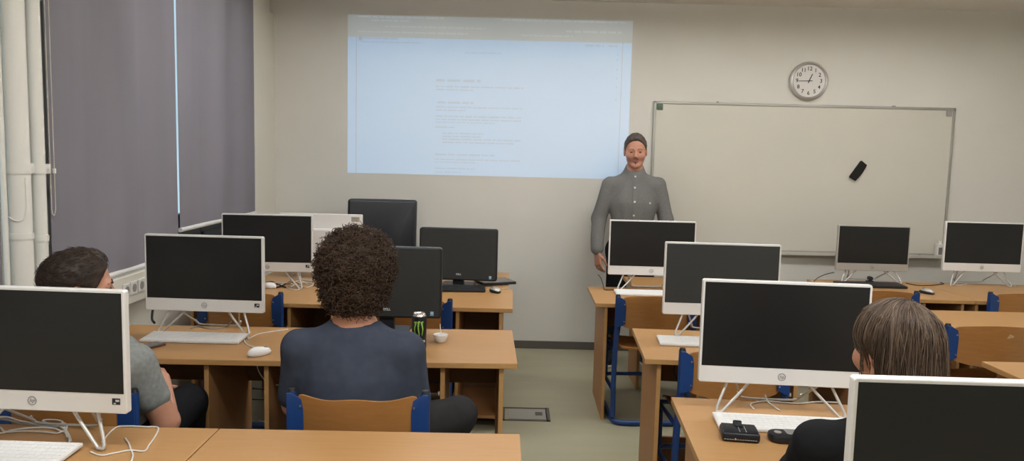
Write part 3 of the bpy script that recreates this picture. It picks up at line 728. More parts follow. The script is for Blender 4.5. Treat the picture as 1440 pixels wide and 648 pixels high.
for key, lab, a, rz, kw in (
    ('L3', 'largest white computer at the bottom left, dark screen cut by the photo edge', (-92, 188, 583, 2.21), -.05, {}),
    ('L2', 'white computer with dark phone and white keyboard before it, right of the grey T-shirt man', (203, 374, 444, 3.63), -.04, {}),
    ('L1', 'white computer nearest the window blinds, standing among tangled white cables', (312, 441, 389, 4.875), .03, {}),
    ('R1', 'white computer in front of the standing man', (854, 976, 393, 5.09), -.01, dict(sticker=False)),
    ('R2', 'white computer between the one before the man and the one with the wallet', (932, 1091, 452, 3.82), -.045, dict(sticker=False, scr=M_dellscr)),
    ('R3', 'white computer behind the wallet and black handheld device', (981, 1214, 550, 2.645), -.085, dict(sticker=False)),
    ('R4', 'white computer filling the bottom right corner, hiding the long haired person', (1177, 1592, 790, 1.475), -.02, dict(sticker=False)),
    ('Cb', 'white computer at the right edge by the front wall', (1324, 1434, 387, 5.66), -.03, dict(sticker=False, W=.57)),
    ):
    t = aio_white(lab, at(*a), rz, **kw); SC[key] = t
aio_white('silver grey computer on the front wall desk with black keyboard before it', at(1175, 1275, 386.5, 5.66), -.02, sticker=False, W=.53, H=.338, body=M_silver, Z0=.095)
tb_ = aio_white('white computer turned away, its plain back toward the class', (on_y(452, 380, 5.32).x, 5.32, ZT), PI + .02, sticker=False, W=.575, H=.372, Z0=.080)
hs = [c for c in tb_.children if c.name.startswith('housing')][0]
lb_ = obj('rear_label', box((-.575 / 2 + .048, .0205, .080 + .372 - .034), (.056, .001, .032)), mat('label_grey', (0.33, 0.30, 0.25), .6, var=.3, scale=90), hs)
obj('rear_label', box((-.575 / 2 + .048, .0205, .080 + .372 - .075), (.03, .001, .014)), M_paleprint, hs)

# ------------------------------------------------------------------ black all-in-one computers
def aio_black(label, loc, rz, zb=.055, Wd=.528):
    t = thing('computer', label, 'computer', loc, rz); W, H = Wd, .352
    b = nb(); prism(b, rounded_outline(W, H, .016), -.012, .035, c=(0, zb + H / 2), bev=.006); obj('housing', b, M_black, t, True, auto=40)
    b = nb(); prism(b, rounded_outline(W - .02, H - .016, .010), -.0135, -.0115, c=(0, zb + H / 2 + .001), bev=.0005); obj('front_glass', b, M_dellscr, t)
    b = nb(); prism(b, rounded_outline(W - .06, H - .085, .003), -.0145, -.0134, c=(0, zb + H / 2 + .020)); obj('screen', b, M_dellscr, t)
    obj('logo', text_bm('DELL', .016, .0003, M=Matrix.Translation((.005, -.0142, zb + .042)) @ RX90, bold=.0006), M_paleprint, t)
    s = obj('sticker', box((W / 2 - .045, -.0142, zb + .026), (.017, .001, .021)), M_intel, t)
    obj('sticker_print', box((W / 2 - .045, -.0150, zb + .029), (.011, .0006, .007)), M_paleprint, s)
    po = nb()
    for k in range(3): bx(po, (-W / 2 + .05 + k * .018, -.0140, zb + .022), (.007, .0012, .020), .0004)
    obj('side_ports', po, M_logo, t)
    n = box((0, .03, zb * .5 + .05), (.075, .035, zb + .10), .004); obj('stand_neck', n, M_black, t)
    b = nb(); prism(b, rounded_outline(.22, .20, .03), 0, .012); b.transform(Matrix.Rotation(-PI / 2, 4, 'X')); b.transform(Matrix.Translation((0, .03, 0)))
    bmesh.ops.recalc_face_normals(b, faces=b.faces[:])
    zmin = min(v.co.z for v in b.verts); b.transform(Matrix.Translation((0, 0, -zmin))); obj('stand_base', b, M_black, t)
    return t
d1 = on_y(644, 396, 5.13); aio_black('black computer beside the leather office chair, near the aisle', (d1.x, 5.13, ZT), -.06, zb=.040)
d2 = on_y(543, 450, 3.735); aio_black('black computer before the curly haired man, next to the drink can', (d2.x, 3.735, ZT), .0, zb=.080, Wd=.545)

# ------------------------------------------------------------------ keyboards
def keyboard(label, loc, rz, body, keys, w=.445, d=.135, th=.012, name='keyboard', tilt=.05):
    t = thing(name, label, 'keyboard', loc, rz)
    b = nb(); bx(b, (0, 0, th / 2 + .0045), (w, d, th), .003, rot=(tilt, 0, 0)); obj('base', b, body, t)
    k = nb(); rows = 6; mx = .008
    for r in range(rows):
        y = -d / 2 + mx + (d - 2 * mx) * (r + .5) / rows; n = 21 - (r == 0) * 8; step = (w - 2 * mx) / n
        for i in range(n):
            x = -w / 2 + mx + step * (i + .5)
            bx(k, (x, y, th + .0055 + y * tilt), (step * .92, (d - 2 * mx) / rows * .90, .0035), rot=(tilt, 0, 0))
    bx(k, (0, 0, th + .0045), (w - .012, d - .012, .003), rot=(tilt, 0, 0))
    obj('keys', k, keys, t)
    f = nb()
    for s in (-1, 1): bx(f, (s * w * .4, d / 2 - .012, .003 + tilt * d * .15), (.03, .008, .006 + tilt * d * .3))
    obj('feet', f, body, t)
    return t
def kb(px0, py0, px1, py1, label, body=M_white, keys=M_whitekey, w=.455, rz=0, z=.748, d=.140, **k):
    """front edge of the keyboard runs px0,py0 -> px1,py1"""
    a = on_z(px0, py0, z); b = on_z(px1, py1, z); c = (a + b) / 2; an = math.atan2(b.y - a.y, b.x - a.x) + rz
    o = c + Matrix.Rotation(an, 3, 'Z') @ Vector((0, d / 2, 0)); o.z = ZT
    return keyboard(label, o, an, body, keys, w=w, d=d, **k)
kb(195, 478.5, 336, 482, 'white keyboard with the dark phone in front of it')
a = on_z(129, 622, .755); keyboard('white keyboard at the bottom left corner of the photo', (a.x - .246, a.y - .082, ZT), -.02, M_white, M_whitekey, w=.455, d=.145)
a = on_z(867, 413.5, .748); keyboard('white keyboard nearest the standing man', (a.x + .225, a.y + .055, ZT), -.01, M_white, M_whitekey, w=.455, d=.14)
a = on_z(931, 484, .748); keyboard('white keyboard behind the large white screen, its left end showing', (a.x + .222, a.y + .060, ZT), -.06, M_white, M_whitekey, w=.455, d=.14)
a = on_z(1013, 603, .748); keyboard('white keyboard just behind the black wallet', (a.x + .232, a.y + .055, ZT), -.075, M_white, M_whitekey, w=.46, d=.135)
kb(590, 408.5, 676, 409.5, 'black keyboard under the black computer beside the leather chair', M_black, M_blackkey, th=.016, d=.145)
kb(1181, 402.5, 1278, 405, 'black keyboard on the front wall desk under the whiteboard', M_black, M_blackkey, w=.48, th=.016, d=.14)
a = on_z(582, 478, .748); keyboard('black keyboard tucked between the curly haired man and his screen', (a.x - .222, a.y - .03, ZT), .02, M_black, M_blackkey, w=.455, d=.14, th=.016)
a = on_z(1500, 800, .748); keyboard('white keyboard below the big screen in the bottom right corner', (.95, 1.30, ZT), -.02, M_white, M_whitekey, w=.455, d=.14)

# ------------------------------------------------------------------ mice
def mouse(label, loc, rz, lower, upper, wheel=M_grey):
    t = thing('mouse', label, 'mouse', loc, rz)
    def shell(sx, sy, sz, z0, cutz, yb):
        b = Body(.0022); b.ell((0, 0, z0), (sx, sy, sz)); b.ell((0, yb, z0 + .002), (sx * .95, sy * .62, sz * 1.02), k=.01); b.cut((0, 0, cutz), (0, 0, -1), .002); return b
    obj('mouse_base', shell(.030, .054, .020, .010, .0005, -.015).mesh('mouse_base'), lower, t, True)
    b = Body(.0022); b.ell((0, 0, .014), (.0275, .053, .0195)); b.ell((0, -.014, .016), (.027, .034, .0215), k=.01); b.cut((0, 0, .016), (0, .12, -1), .002)
    b.cone((0, .02, .036), .0012, (0, .06, .028), .0012, .001, op='s'); obj('top_shell', b.mesh('top_shell'), upper, t, True)
    w_ = nb(); cyl(w_, (-.0035, .028, .0295), (.0035, .028, .0295), .0075, seg=16); obj('scroll_wheel', w_, wheel, t, True, auto=40)
    return t
a = on_z(365, 499, ZT); mouse('white mouse beside the elbow of the curly haired man', (a.x, a.y, ZT), -.75, M_white, M_whitekey)
a = on_z(696, 411, ZT); mouse('black and silver mouse by the aisle, near the thin black laptop', (a.x, a.y, ZT), .5, M_black, M_silver)
a = on_z(1304, 413, ZT); mouse('black and silver mouse on the front wall desk, right of the black keyboard', (a.x, a.y + .01, ZT), .5, M_black, M_silver)
a = on_z(378, 404.5, ZT); mouse('white mouse by the tangled cables under the window side computer', (a.x, a.y, ZT), 1.2, M_white, M_whitekey)

# ------------------------------------------------------------------ small things on the desks
A, Bq, Cq = on_z(193, 487.5), on_z(231, 481), on_z(206, 497)
t = thing('phone', 'dark smartphone lying on the desk before the white keyboard', 'phone', ((A + Bq + Cq) / 3 + Vector((.01, .01, 0))), 0)
ang = math.atan2((Bq - Cq).y, (Bq - Cq).x)
t.location.z = ZT; t.location.x = -1.617; t.location.y = 3.352; t.rotation_euler.z = 1.05 - PI / 2
b = nb(); prism(b, rounded_outline(.074, .152, .010), -.009, 0, bev=.002); b.transform(Matrix.Rotation(-PI / 2, 4, 'X')); bmesh.ops.recalc_face_normals(b, faces=b.faces[:]); zz = min(v.co.z for v in b.verts); b.transform(Matrix.Translation((0, 0, -zz))); obj('case', b, M_redsleeve, t)
b = nb(); prism(b, rounded_outline(.066, .143, .008), -.0006, 0); b.transform(Matrix.Rotation(-PI / 2, 4, 'X')); bmesh.ops.recalc_face_normals(b, faces=b.faces[:]); b.transform(Matrix.Translation((0, 0, .0094))); obj('screen', b, M_phone, t)

cn = on_z(588, 494.5); cr = .0335; chh = .172
t = thing('drink_can', 'tall black energy drink can with green claw mark', 'can', (cn.x, cn.y + .03, ZT), 0)
b = lathe(nb(), [(.024, 0), (.027, .001), (.0325, .008), (cr, .014), (cr, chh - .022), (.031, chh - .012)], 40); obj('can_body', b, M_can, t, True, auto=40)
b = lathe(nb(), [(.031, chh - .012), (.0275, chh - .004), (.0285, chh - .001), (.0275, chh), (.026, chh - .002), (.025, chh - .006), (0, chh - .006)], 40); lid = obj('can_lid', b, M_alu2, t, True, auto=40)
b = nb(); tube(b, [(.0 + .008 * math.cos(a), -.004 + .010 * math.sin(a), chh - .0035) for a in np.linspace(0, 2 * PI, 14, endpoint=False)], .0014, 6, closed=True); obj('pull_tab', b, M_alu2, lid, True)
def wrapc(a0, r=cr + .0006):
    def f(co): a = a0 + co.x / cr; return Vector((r * math.sin(a) + co.z * math.sin(a), -(r + co.z) * math.cos(a), co.y))
    return f
def claw(bm, x0, ztop, zbot, wd, a0, ph_):
    f = wrapc(a0); n = 18; L_ = []; R_ = []
    for i in range(n + 1):
        u = i / n; z = ztop + (zbot - ztop) * u; ww_ = wd * (1 - u) ** .6 * (.75 + .35 * noise.noise(Vector((u * 9 + ph_, ph_, 0)))) + .0004
        cx_ = x0 + .0022 * math.sin(u * 7 + ph_) - (.003 * u if ph_ < 2 else -.002 * u if ph_ > 3 else 0)
        L_.append(bm.verts.new(f(Vector((cx_ - ww_, z, 0))))); R_.append(bm.verts.new(f(Vector((cx_ + ww_, z, 0)))))
    for i in range(n): bm.faces.new((L_[i], R_[i], R_[i + 1], L_[i + 1]))
b = nb(); AZ = .05
for x0, zb_, ph_ in ((-.0155, .075, 1.0), (.0, .056, 2.5), (.0155, .073, 4.0)): claw(b, x0, .138 + (.003 if x0 == 0 else 0), zb_, .0046, AZ, ph_)
for x0 in (-.0155, 0, .0155):
    f = wrapc(AZ); vs = [b.verts.new(f(Vector(p))) for p in ((x0 - .008, .136, 0), (x0 + .006, .140, 0), (x0 + .006, .134, 0), (x0 - .006, .131, 0))]; b.faces.new(vs[::-1])
obj('claw_mark', b, M_cang, t)
obj('brand_text', text_bm('MONSTER', .0145, .0003, bend=lambda co: wrapc(AZ)(Vector((co.x, co.y + .047, co.z))), bold=.0005), M_canw, t)
obj('brand_text', text_bm('ENERGY', .0085, .0003, bend=lambda co: wrapc(AZ)(Vector((co.x * 1.25, co.y + .0345, co.z))), bold=.0002), M_canw, t)

ds = on_z(619, 482)
t = thing('small_cup', 'little white cup on the desk right of the drink can', 'cup', (ds.x, ds.y + .02, ZT))
obj('cup_body', lathe(nb(), [(0, .001), (.022, .0), (.026, .004), (.034, .026), (.0355, .037), (.0335, .0375), (.032, .034), (.02, .0335), (0, .0335)], 36), M_ceramic, t, True, auto=50)
b = nb(); tube(b, [(0, 0, .033), (.002, .002, .045), (-.004, .02, .062), (-.008, .05, .075)], .0018, 6, smooth=5); obj('string', b, M_cablew, t, True)

wl_ = on_z(1036, 619)
t = thing('wallet', 'black leather wallet with strap clasp and pale stitching', 'wallet', (.752, 2.412, ZT), -.14)
b = nb(); bx(b, (0, 0, .016), (.118, .088, .030), .008, seg=3); bx(b, (0, .002, .031), (.108, .080, .006), .003); obj('wallet_body', b, M_leather, t, True, auto=35)
b = nb(); bx(b, (.0, .030, .036), (.024, .046, .005), .002); bx(b, (0, .052, .030), (.028, .012, .022), .004); obj('clasp_strap', b, M_leather, t)
b = nb()
for x in (-.004, .016):
    b = nb()
    for k in range(9): bx(b, (x, -.036 + k * .0065, .0345), (.0012, .0050, .0008))
    obj('stitching', b, M_stitch, t)
b = nb()
for k in range(13): bx(b, (-.050 + k * .008, -.0445, .010), (.0060, .001, .0012))
obj('stitching', b, M_stitch, t)
q = nb(); cyl(q, (-.018, -.0445, .012), (-.018, -.047, .012), .003, seg=10); obj('stud', q, M_screw, t, True, auto=40)

t = thing('handheld_device', 'rounded black handheld device with a grey window, right of the wallet', 'device', (.925, 2.400, ZT), -.05)
b = nb(); prism(b, rounded_outline(.165, .078, .034, 8), -.026, 0, bev=.008); b.transform(Matrix.Rotation(-PI / 2, 4, 'X')); bmesh.ops.recalc_face_normals(b, faces=b.faces[:]); zz = min(v.co.z for v in b.verts); b.transform(Matrix.Translation((0, 0, -zz))); obj('device_body', b, M_black, t, True, auto=40)
b = nb(); prism(b, rounded_outline(.095, .048, .008), -.001, 0); b.transform(Matrix.Rotation(-PI / 2, 4, 'X')); bmesh.ops.recalc_face_normals(b, faces=b.faces[:]); b.transform(Matrix.Translation((.020, .004, .0268))); obj('display', b, M_lcd, t)
b = nb(); cyl(b, (-.052, 0, .026), (-.052, 0, .028), .012, seg=20); obj('button', b, M_grey, t, True, auto=40)

t = thing('laptop', 'thin closed black laptop lying behind the black and silver mouse', 'laptop', (-.112, 5.285, ZT), .42)
b = nb(); bx(b, (0, 0, .008), (.24, .20, .012), .003); obj('laptop_base', b, M_black, t)
b = nb(); bx(b, (0, 0, .018), (.24, .20, .006), .002); obj('laptop_lid', b, M_phone, t)

# ------------------------------------------------------------------ cables
def cable(label, pts, m=M_cablew, r=.0026, px=True, lift=.0, group=None):
    P = [on_z(p[0], p[1], ZT + r + (p[2] if len(p) > 2 else 0)) for p in pts] if px else pts
    b = nb(); tube(b, P, r, 7, smooth=7); return obj('cable', b, m, None, True, label=label, cat='cable', group=group)
cable('white cable of the mouse beside the curly haired man, looped on the desk', [(352, 466), (349, 476), (362, 470), (380, 466.5), (405, 463)])
cable('short white mouse cable between the white keyboard and mouse', [(343, 477), (346, 483), (353, 487), (364, 489, .012)])
cable('white cable lying in a wide loop right of the bottom left keyboard', [(127, 635), (142, 640), (160, 637), (183, 633), (203, 634), (210, 625), (219, 612), (222, 601), (205, 600), (180, 599), (163, 601), (148, 615), (143, 622)])
cable('white mouse cable end near the bottom left keyboard, running off the photo', [(176, 616), (181, 623), (184, 632), (187, 640), (184, 650), (178, 665)])
cable('white cable crossing the loose bundle under the bottom left computer', [(-30, 606), (0, 609), (20, 604), (50, 601), (75, 602), (88, 607), (94, 601), (90, 595), (75, 597), (60, 592), (68, 590), (86, 592), (90, 600), (97, 612), (100, 620)], r=.003)
cable('grey white cable bundle strand behind the bottom left stand', [(-20, 588, .02), (8, 586, .02), (30, 592, .01), (60, 597), (85, 600), (95, 610), (98, 621)], r=.003)
cable('lower white cable strand under the bottom left computer', [(-20, 595), (0, 601), (8, 607), (30, 606), (60, 607), (80, 609), (90, 606), (95, 615)], r=.003)
cable('dark grey cable behind the stand of the bottom left computer', [(-10, 588, .03), (10, 590, .02), (34, 596), (62, 599), (92, 600)], M_grey, .0035)
cable('tangled white cable under the window side computer', [(388, 398), (400, 403), (412, 407), (421, 406), (414, 397), (424, 395), (433, 400), (445, 402)], r=.003)
cable('white cable strand coiled beside the tangled one', [(382, 405), (392, 401), (404, 398), (418, 401), (432, 404), (440, 399), (425, 397), (408, 403)], r=.003)
cable('black cable strand between tangled white cables', [(380, 399), (388, 404), (398, 401), (408, 396), (420, 399)], M_cableb, .004)
cable('second black cable strand beside the window side mouse', [(374, 397), (383, 396), (392, 400), (402, 404)], M_cableb, .004)
cable('white cable looped under the screen with the wallet before it', [(1060, 575), (1056, 568), (1075, 564), (1100, 566), (1125, 567), (1150, 565), (1180, 566)], r=.003)
cable('second white cable drooping under the screen with the wallet', [(1076, 555, .02), (1080, 565), (1092, 574), (1097, 577)], r=.003)
cable('thin black cable hanging from the computer before the standing man', [(841, 386, .03), (845, 391, .02), (848, 400), (850, 407), (862, 407.5), (872, 407)], M_cableb, .003)
cable('black mouse cable on the front wall desk', [(1274, 398), (1290, 401), (1310, 401), (1327, 399), (1322, 397)], M_cableb, .003)
cable('black power cable left of the silver grey computer', [(1173, 383, .02), (1160, 386, .01), (1148, 392), (1142, 400), (1143, 404)], M_cableb, .003)
cable('white cable under the computer at the right edge', [(1336, 402), (1340, 400), (1350, 401), (1360, 399)], r=.003)
cable('white cable right of the far right computer stand', [(1412, 392), (1420, 399), (1428, 402)], r=.0035)
cable('grey cable behind the white keyboard with the phone', [(268, 462), (278, 458), (285, 460), (300, 462), (318, 459), (325, 452, .03)], M_grey, .003)
cable('white cable hanging under the desk beside the curly haired man', [Vector(on_y(361, 513, 3.30)), Vector(on_y(366, 526, 3.32)), Vector(on_y(378, 539, 3.34)), Vector(on_y(391, 541, 3.30))], px=False)
cable('black cable sagging under the desk left of the curly haired man', [Vector(on_y(355, 546, 3.72)), Vector(on_y(370, 547, 3.74)), Vector(on_y(392, 549, 3.72))], M_cableb, .004, px=False)
cable('lower black cable under the desk left of the curly haired man', [Vector(on_y(355, 561, 3.72)), Vector(on_y(372, 561.5, 3.74)), Vector(on_y(392, 562, 3.72))], M_cableb, .004, px=False)
cable('pale cable low under the desk left of the curly haired man', [on_z(364, 591, .008), on_z(376, 593, .008), on_z(392, 592, .008)], px=False)
cable('black cable dangling under the middle right desk', [Vector(on_y(949, 513, 3.55)), Vector(on_y(948, 522, 3.55)), Vector(on_y(952, 533, 3.55))], M_cableb, .003, px=False)

q = on_z(1216, 396)
t = thing('webcam', 'small black webcam under the silver grey computer', 'webcam', (q.x, 5.66, ZT))
b = nb(); bx(b, (0, 0, .012), (.05, .035, .022), .005); obj('clip_base', b, M_black, t)
b = nb(); cyl(b, (.0, -.022, .040), (0, .016, .040), .015, seg=18); bx(b, (0, 0, .025), (.012, .012, .02), .002); obj('camera_head', b, M_black, t, True, auto=40)
b = nb(); cyl(b, (.0, -.0225, .040), (0, -.0235, .040), .008, seg=16); obj('lens', b, M_phone, t)

# ------------------------------------------------------------------ office chair
oc = on_y(538.5, 346, 6.03)
t = thing('office_chair', 'black leather office chair by the front wall', 'chair', (oc.x, 5.98, 0), .03)
bb_ = nb(); prism(bb_, rounded_outline(.535, .745, .022, 6), -.045, .045, c=(0, .885), bev=.020)
bmesh.ops.subdivide_edges(bb_, edges=bb_.edges[:], cuts=5, use_grid_fill=True)
for v in bb_.verts:
    x, y, z = v.co
    v.co.y += .10 * (z - .5) ** 2 + .018 * (x / .26) ** 2 * -1
    if y < 0: v.co.y += .006 * noise.noise(Vector((x * 9, z * 5, 2))) + (.008 * abs(math.sin(14 * (x + z * .7))) if (x > 0 and z < 1.05) else 0) + .010 * math.exp(-((z - 1.075) / .012) ** 2)
obj('backrest', bb_, M_leather, t, True, auto=60)
sb_ = nb(); bx(sb_, (0, -.24, .48), (.52, .50, .11), .045, seg=4); obj('seat', sb_, M_leather, t, True, auto=60)
for s in (-1, 1):
    q = nb(); tube(q, [(s * .25, .0, .50), (s * .29, -.02, .54), (s * .29, -.05, .62), (s * .29, -.20, .64), (s * .29, -.36, .62)], .017, 10, smooth=5); obj('armrest', q, M_black, t, True)
q = nb(); cyl(q, (0, -.22, .08), (0, -.22, .44), .028); obj('gas_lift', q, M_black, t, True, auto=40)
for k in range(5):
    a = 2 * PI * k / 5 + .3; q = nb(); e_ = Vector((.29 * math.cos(a), -.22 + .29 * math.sin(a) , .075)); tube(q, [(0, -.22, .10), (0 + e_.x * .5, -.22 + (e_.y + .22) * .5, .095), e_], lambda u: .020 - .006 * u, 8); lg_ = obj('base_arm', q, M_black, t, True, auto=40)
    q = nb(); cyl(q, (e_.x - .018, e_.y, .027), (e_.x + .018, e_.y, .027), .027, seg=18); obj('caster', q, M_black, lg_, True, auto=40)

# ------------------------------------------------------------------ people
def figure(label, loc, rz, J, HM, skin, top, bottom, sleeve, h=0.008, hb=0.008, hem=None, shoe=M_shoe, chest=.172, waist=.160, fold=.004, hands=None, collar=False, group=None, foot_dir=None, nk=.056, armr=(.047, .039, .029), slr=(.066, .056, .048)):
    t = thing('person', label, 'person', loc, rz)
    V = lambda k: np.array(J[k], float)
    b = Body(hb); add_head(b, HM); sc = HM.to_scale().x; T = lambda *p: np.array(HM @ Vector(p))
    b.cone(T(0, -.024, -.04), nk * sc, V('neck') + [0, 0, -.01], nk + .010, .018)
    b.cone(V('neck') + [0, 0, -.05], .10, V('chest'), chest - .02, .04, (1, .62, 1)); b.cone(V('chest'), chest - .02, V('pelvis') + [0, 0, .02], waist - .045, .05, (1, .70, 1))
    for s, k in ((1, 'R'), (-1, 'L')):
        sh, el, wr = V('sh' + k), V('el' + k), V('wr' + k)
        b.cone(sh, armr[0], el, armr[1], .03); b.cone(el, armr[1], wr, armr[2], .015)
        hd = (hands or {}).get(k)
        d = hd[0] if hd else (wr - el); n = hd[1] if hd else (0, 0, 1)
        dn = np.array(d, float); dn = dn / np.linalg.norm(dn)
        add_hand(b, wr + dn * .02, d, n, hd[2] if hd else (-1 if k == 'R' else 1) * 1, hd[3] if hd else .8)
        hp, kn, an = V('hp' + k), V('kn' + k), V('an' + k)
        b.cone(hp, .080, kn, .052, .04); b.cone(kn, .052, an, .036, .02)
        fd = np.array(foot_dir[k] if foot_dir else (0, 1, 0), float); b.cone(an + [0, 0, -.03], .035, an + fd * .13 + [0, 0, -.05], .028, .02)
    me = b.mesh('body')
    me.materials.append(skin); me.materials.append(M_lip)
    inv = HM.inverted(); 
    for p in me.polygons:
        c = inv @ p.center
        if abs(c.x) < .021 and -.0765 < c.z < -.0575 and c.y > .086 - abs(c.x) * .3: p.material_index = 1
        p.use_smooth = True
    bo = bpy.data.objects.new('body', me); COL.objects.link(bo); bo.parent = t
    # garment for the upper body
    g = Body(h)
    if collar: g.cone(V('neck') + [0, -.004, .050], .0615, V('neck') + [0, 0, -.05], .076, .012)
    g.cone(V('neck') + [0, 0, -.055], .105, V('chest'), chest, .04, (1, .64, 1)); g.cone(V('chest'), chest, V('pelvis') + [0, 0, .02], waist, .06, (1, .68, 1))
    for k in 'RL':
        sh, el, wr = V('sh' + k), V('el' + k), V('wr' + k)
        g.cone(V('neck') + [0, -.01, -.045], .055, sh, slr[0] - .004, .035 if not collar else .025)
        if sleeve >= 1:
            g.cone(sh, slr[0], el, slr[1], .010); g.cone(el, slr[1], el + (wr - el) * .93, slr[2], .02)
            g.cone(el + (wr - el) * .80, slr[2] + .001, el + (wr - el) * .96, slr[2] + .002, .004)
        else:
            g.cone(sh, slr[0], sh + (el - sh) * sleeve, slr[1], .03)
    if collar: g.ell(V('neck') + [0, .058, .088], (.085, .100, .078), k=.003, op='s')
    else: g.cone(T(0, -.022, -.05), .052 * sc, V('neck') + [0, 0.012, .035], .060, .008, op='s')
    if not collar: g.ell(V('neck') + [0, .012, .044], (.092, .090, .072), k=.010, op='s')
    g.cut((0, 0, .478 if hem is None else hem), (0, 0, -1))
    fo = folds(fold, 9); gm = g.mesh('top', disp=fo)
    nm = 'shirt' if collar else 'tshirt'
    top_o = obj(nm, gm, top, t, True)
    q = Body(.010)
    for s, k in ((1, 'R'), (-1, 'L')):
        hp, kn, an = V('hp' + k), V('kn' + k), V('an' + k)
        q.cone(hp, .098, kn, .072, .05); q.cone(kn, .072, an + (kn - an) * .06, .056, .03)
    q.cone(V('hpR'), .10, V('hpL'), .10, .05); q.cone(V('pelvis') + [0, 0, .02], waist - .012, V('hpR') * .5 + V('hpL') * .5, .105, .05, (1, .80, 1))
    obj('trousers', q.mesh('trousers', disp=folds(.004, 8)), bottom, t, True)
    for k in 'RL':
        an = V('an' + k); fd = np.array(foot_dir[k] if foot_dir else (0, 1, 0), float); s_ = Body(.006)
        s_.cone(an + [0, 0, -.02], .050, an + fd * .12 + [0, 0, -.045], .040, .03); s_.cone(an + fd * -.03 + [0, 0, -.045], .042, an + fd * .17 + [0, 0, -.052], .036, .02); s_.cut((0, 0, an[2] - .088), (0, 0, -1))
        so = obj('shoe', s_.mesh('shoe'), shoe, t, True)
        u = Body(.006); u.cone(an + fd * -.035 + [0, 0, -.075], .045, an + fd * .175 + [0, 0, -.075], .041, .02); u.cut((0, 0, an[2] - .088), (0, 0, -1)); u.cut((0, 0, an[2] - .068), (0, 0, 1))
        obj('sole', u.mesh('sole'), M_shoew, so, True)
    return t, bo, top_o

def tufts(bm, tree, HM, n, ln, r, region, flow, lift=.004, seg=5, jitter=.5):
    c0 = HM @ Vector((0, -.01, .03)); k = 0; tries = 0
    while k < n and tries < n * 12:
        tries += 1
        d = Vector(RNG.normal(size=3)).normalized(); 
        if not region(d): continue
        hit, nr, _, _ = tree.ray_cast(c0 + (HM.to_3x3() @ d).normalized() * .4, -(HM.to_3x3() @ d).normalized())
        if hit is None: continue
        f = HM.to_3x3() @ (flow(d) + Vector(RNG.normal(size=3)) * jitter * .5); f = (f - nr * f.dot(nr)).normalized(); L_ = ln * random.uniform(.6, 1.3)
        pts = [hit - nr * .003 + f * L_ * u + nr * (lift * 4 * u * (1 - u) + lift * .6 * u) for u in np.linspace(0, 1, seg)]
        tube(bm, pts, lambda u: r * (1 - .75 * u), 4); k += 1

# --- the standing man
HMm = TM((0, .015, 1.676), rx=-.03, ry=.03, rz=-.12, sc=1.06)
Jm = dict(neck=(0, 0, 1.515), chest=(0, 0, 1.28), pelvis=(0, 0, .97), shR=(.180, -.01, 1.410), shL=(-.185, -.01, 1.415), elR=(.262, -.03, 1.145), elL=(-.265, -.02, 1.15),
          wrR=(.275, .05, .905), wrL=(-.262, .07, .915), hpR=(.095, 0, .90), hpL=(-.095, 0, .90), knR=(.120, .02, .50), knL=(-.11, .02, .50), anR=(.130, -.01, .09), anL=(-.12, -.01, .09))
man, mb, shirt = figure('man standing by the whiteboard in a grey collarless shirt, arms hanging at his sides', (.945, 6.02, 0), PI, Jm, HMm, M_skin_man, M_shirt, M_blacktrouser, 1.0, h=.007, hb=.0052,
    hem=.865, chest=.168, waist=.150, fold=.007, collar=True, nk=.050, foot_dir=dict(R=(.25, .97, 0), L=(-.2, .98, 0)),
    hands=dict(R=((-.10, .22, -1), (.85, .5, .15), -1, .95), L=((.05, .2, -1), (-.9, .4, 0), 1, .8)), slr=(.068, .058, .047))
def head_local_hair(HM, grow, hl, slope, m, parent, ntuft, ln, front=0.0, h=.004, r=.0016, amp=.003, earcut=True, topgrow=0.0, region=None, jit=.5, temple=True, fc=((0, .100, .0), (.060, .035, .055))):
    R = HM.to_3x3().normalized(); T = lambda *p: tuple(HM @ Vector(p)); sc = HM.to_scale().x
    b = Body(h); b.ell(T(0, -.009, .033), [(.076 + grow) * sc, (.099 + grow) * sc, (.087 + grow) * sc], R)
    if topgrow: b.ell(T(0, .015, .062), [.066 * sc, .082 * sc, (.062 + topgrow) * sc], R, k=.02)
    n = HM.to_3x3() @ Vector((0, slope, -1)); b.cut(T(0, hl[0], hl[1]), tuple(n), .008)
    if earcut:
        for s in (-1, 1): b.ell(T(s * .080, -.004, -.008), [.03 * sc, .020 * sc, .032 * sc], R, .006, 's')
        for s in ((-1, 1) if temple else ()): b.ell(T(s * .075, .055, .0), [.026 * sc, .030 * sc, .040 * sc], R, .008, 's')
    b.ell(T(*fc[0]), [q * sc for q in fc[1]], R, .01, 's')
    me = b.mesh('hair', disp=folds(amp, 45, 1)); tr = bbox_tree(me); bm = nb(); bm.from_mesh(me)
    def reg(d): return (d.z - (d.y * slope * 1.0) > -.12) and not (d.y > .55 and d.z < .45)
    tufts(bm, tr, HM, ntuft, ln, r, region or reg, lambda d: Vector((d.x * .3, -.5 + front, -.15 + .5 * max(0, -d.y))), .003, jitter=jit)
    return obj('hair', bm, m, parent, True)
head_local_hair(HMm, .0065, (.084, .090), 1.35, M_hair_man, man, 1500, .018, topgrow=.013, r=.0009, jit=.3, temple=False)
T = lambda *p: HMm @ Vector(p)
for s in (-1, 1):
    e_ = nb(); bmesh.ops.create_uvsphere(e_, u_segments=16, v_segments=10, radius=.0112, matrix=Matrix.Translation(T(s * .031, .0862, -.001)) @ Matrix.Diagonal((1, .85, .60, 1))); obj('eye', e_, M_eye, man, True)
    q = nb(); tube(q, [T(s * .013, .1005, .0175), T(s * .030, .0985, .0205), T(s * .049, .085, .016)], lambda u: .0030 * (1 - .5 * u), 6, smooth=4); obj('eyebrow', q, M_hair_man, man, True)
q = Body(.003); R_ = HMm.to_3x3().normalized()
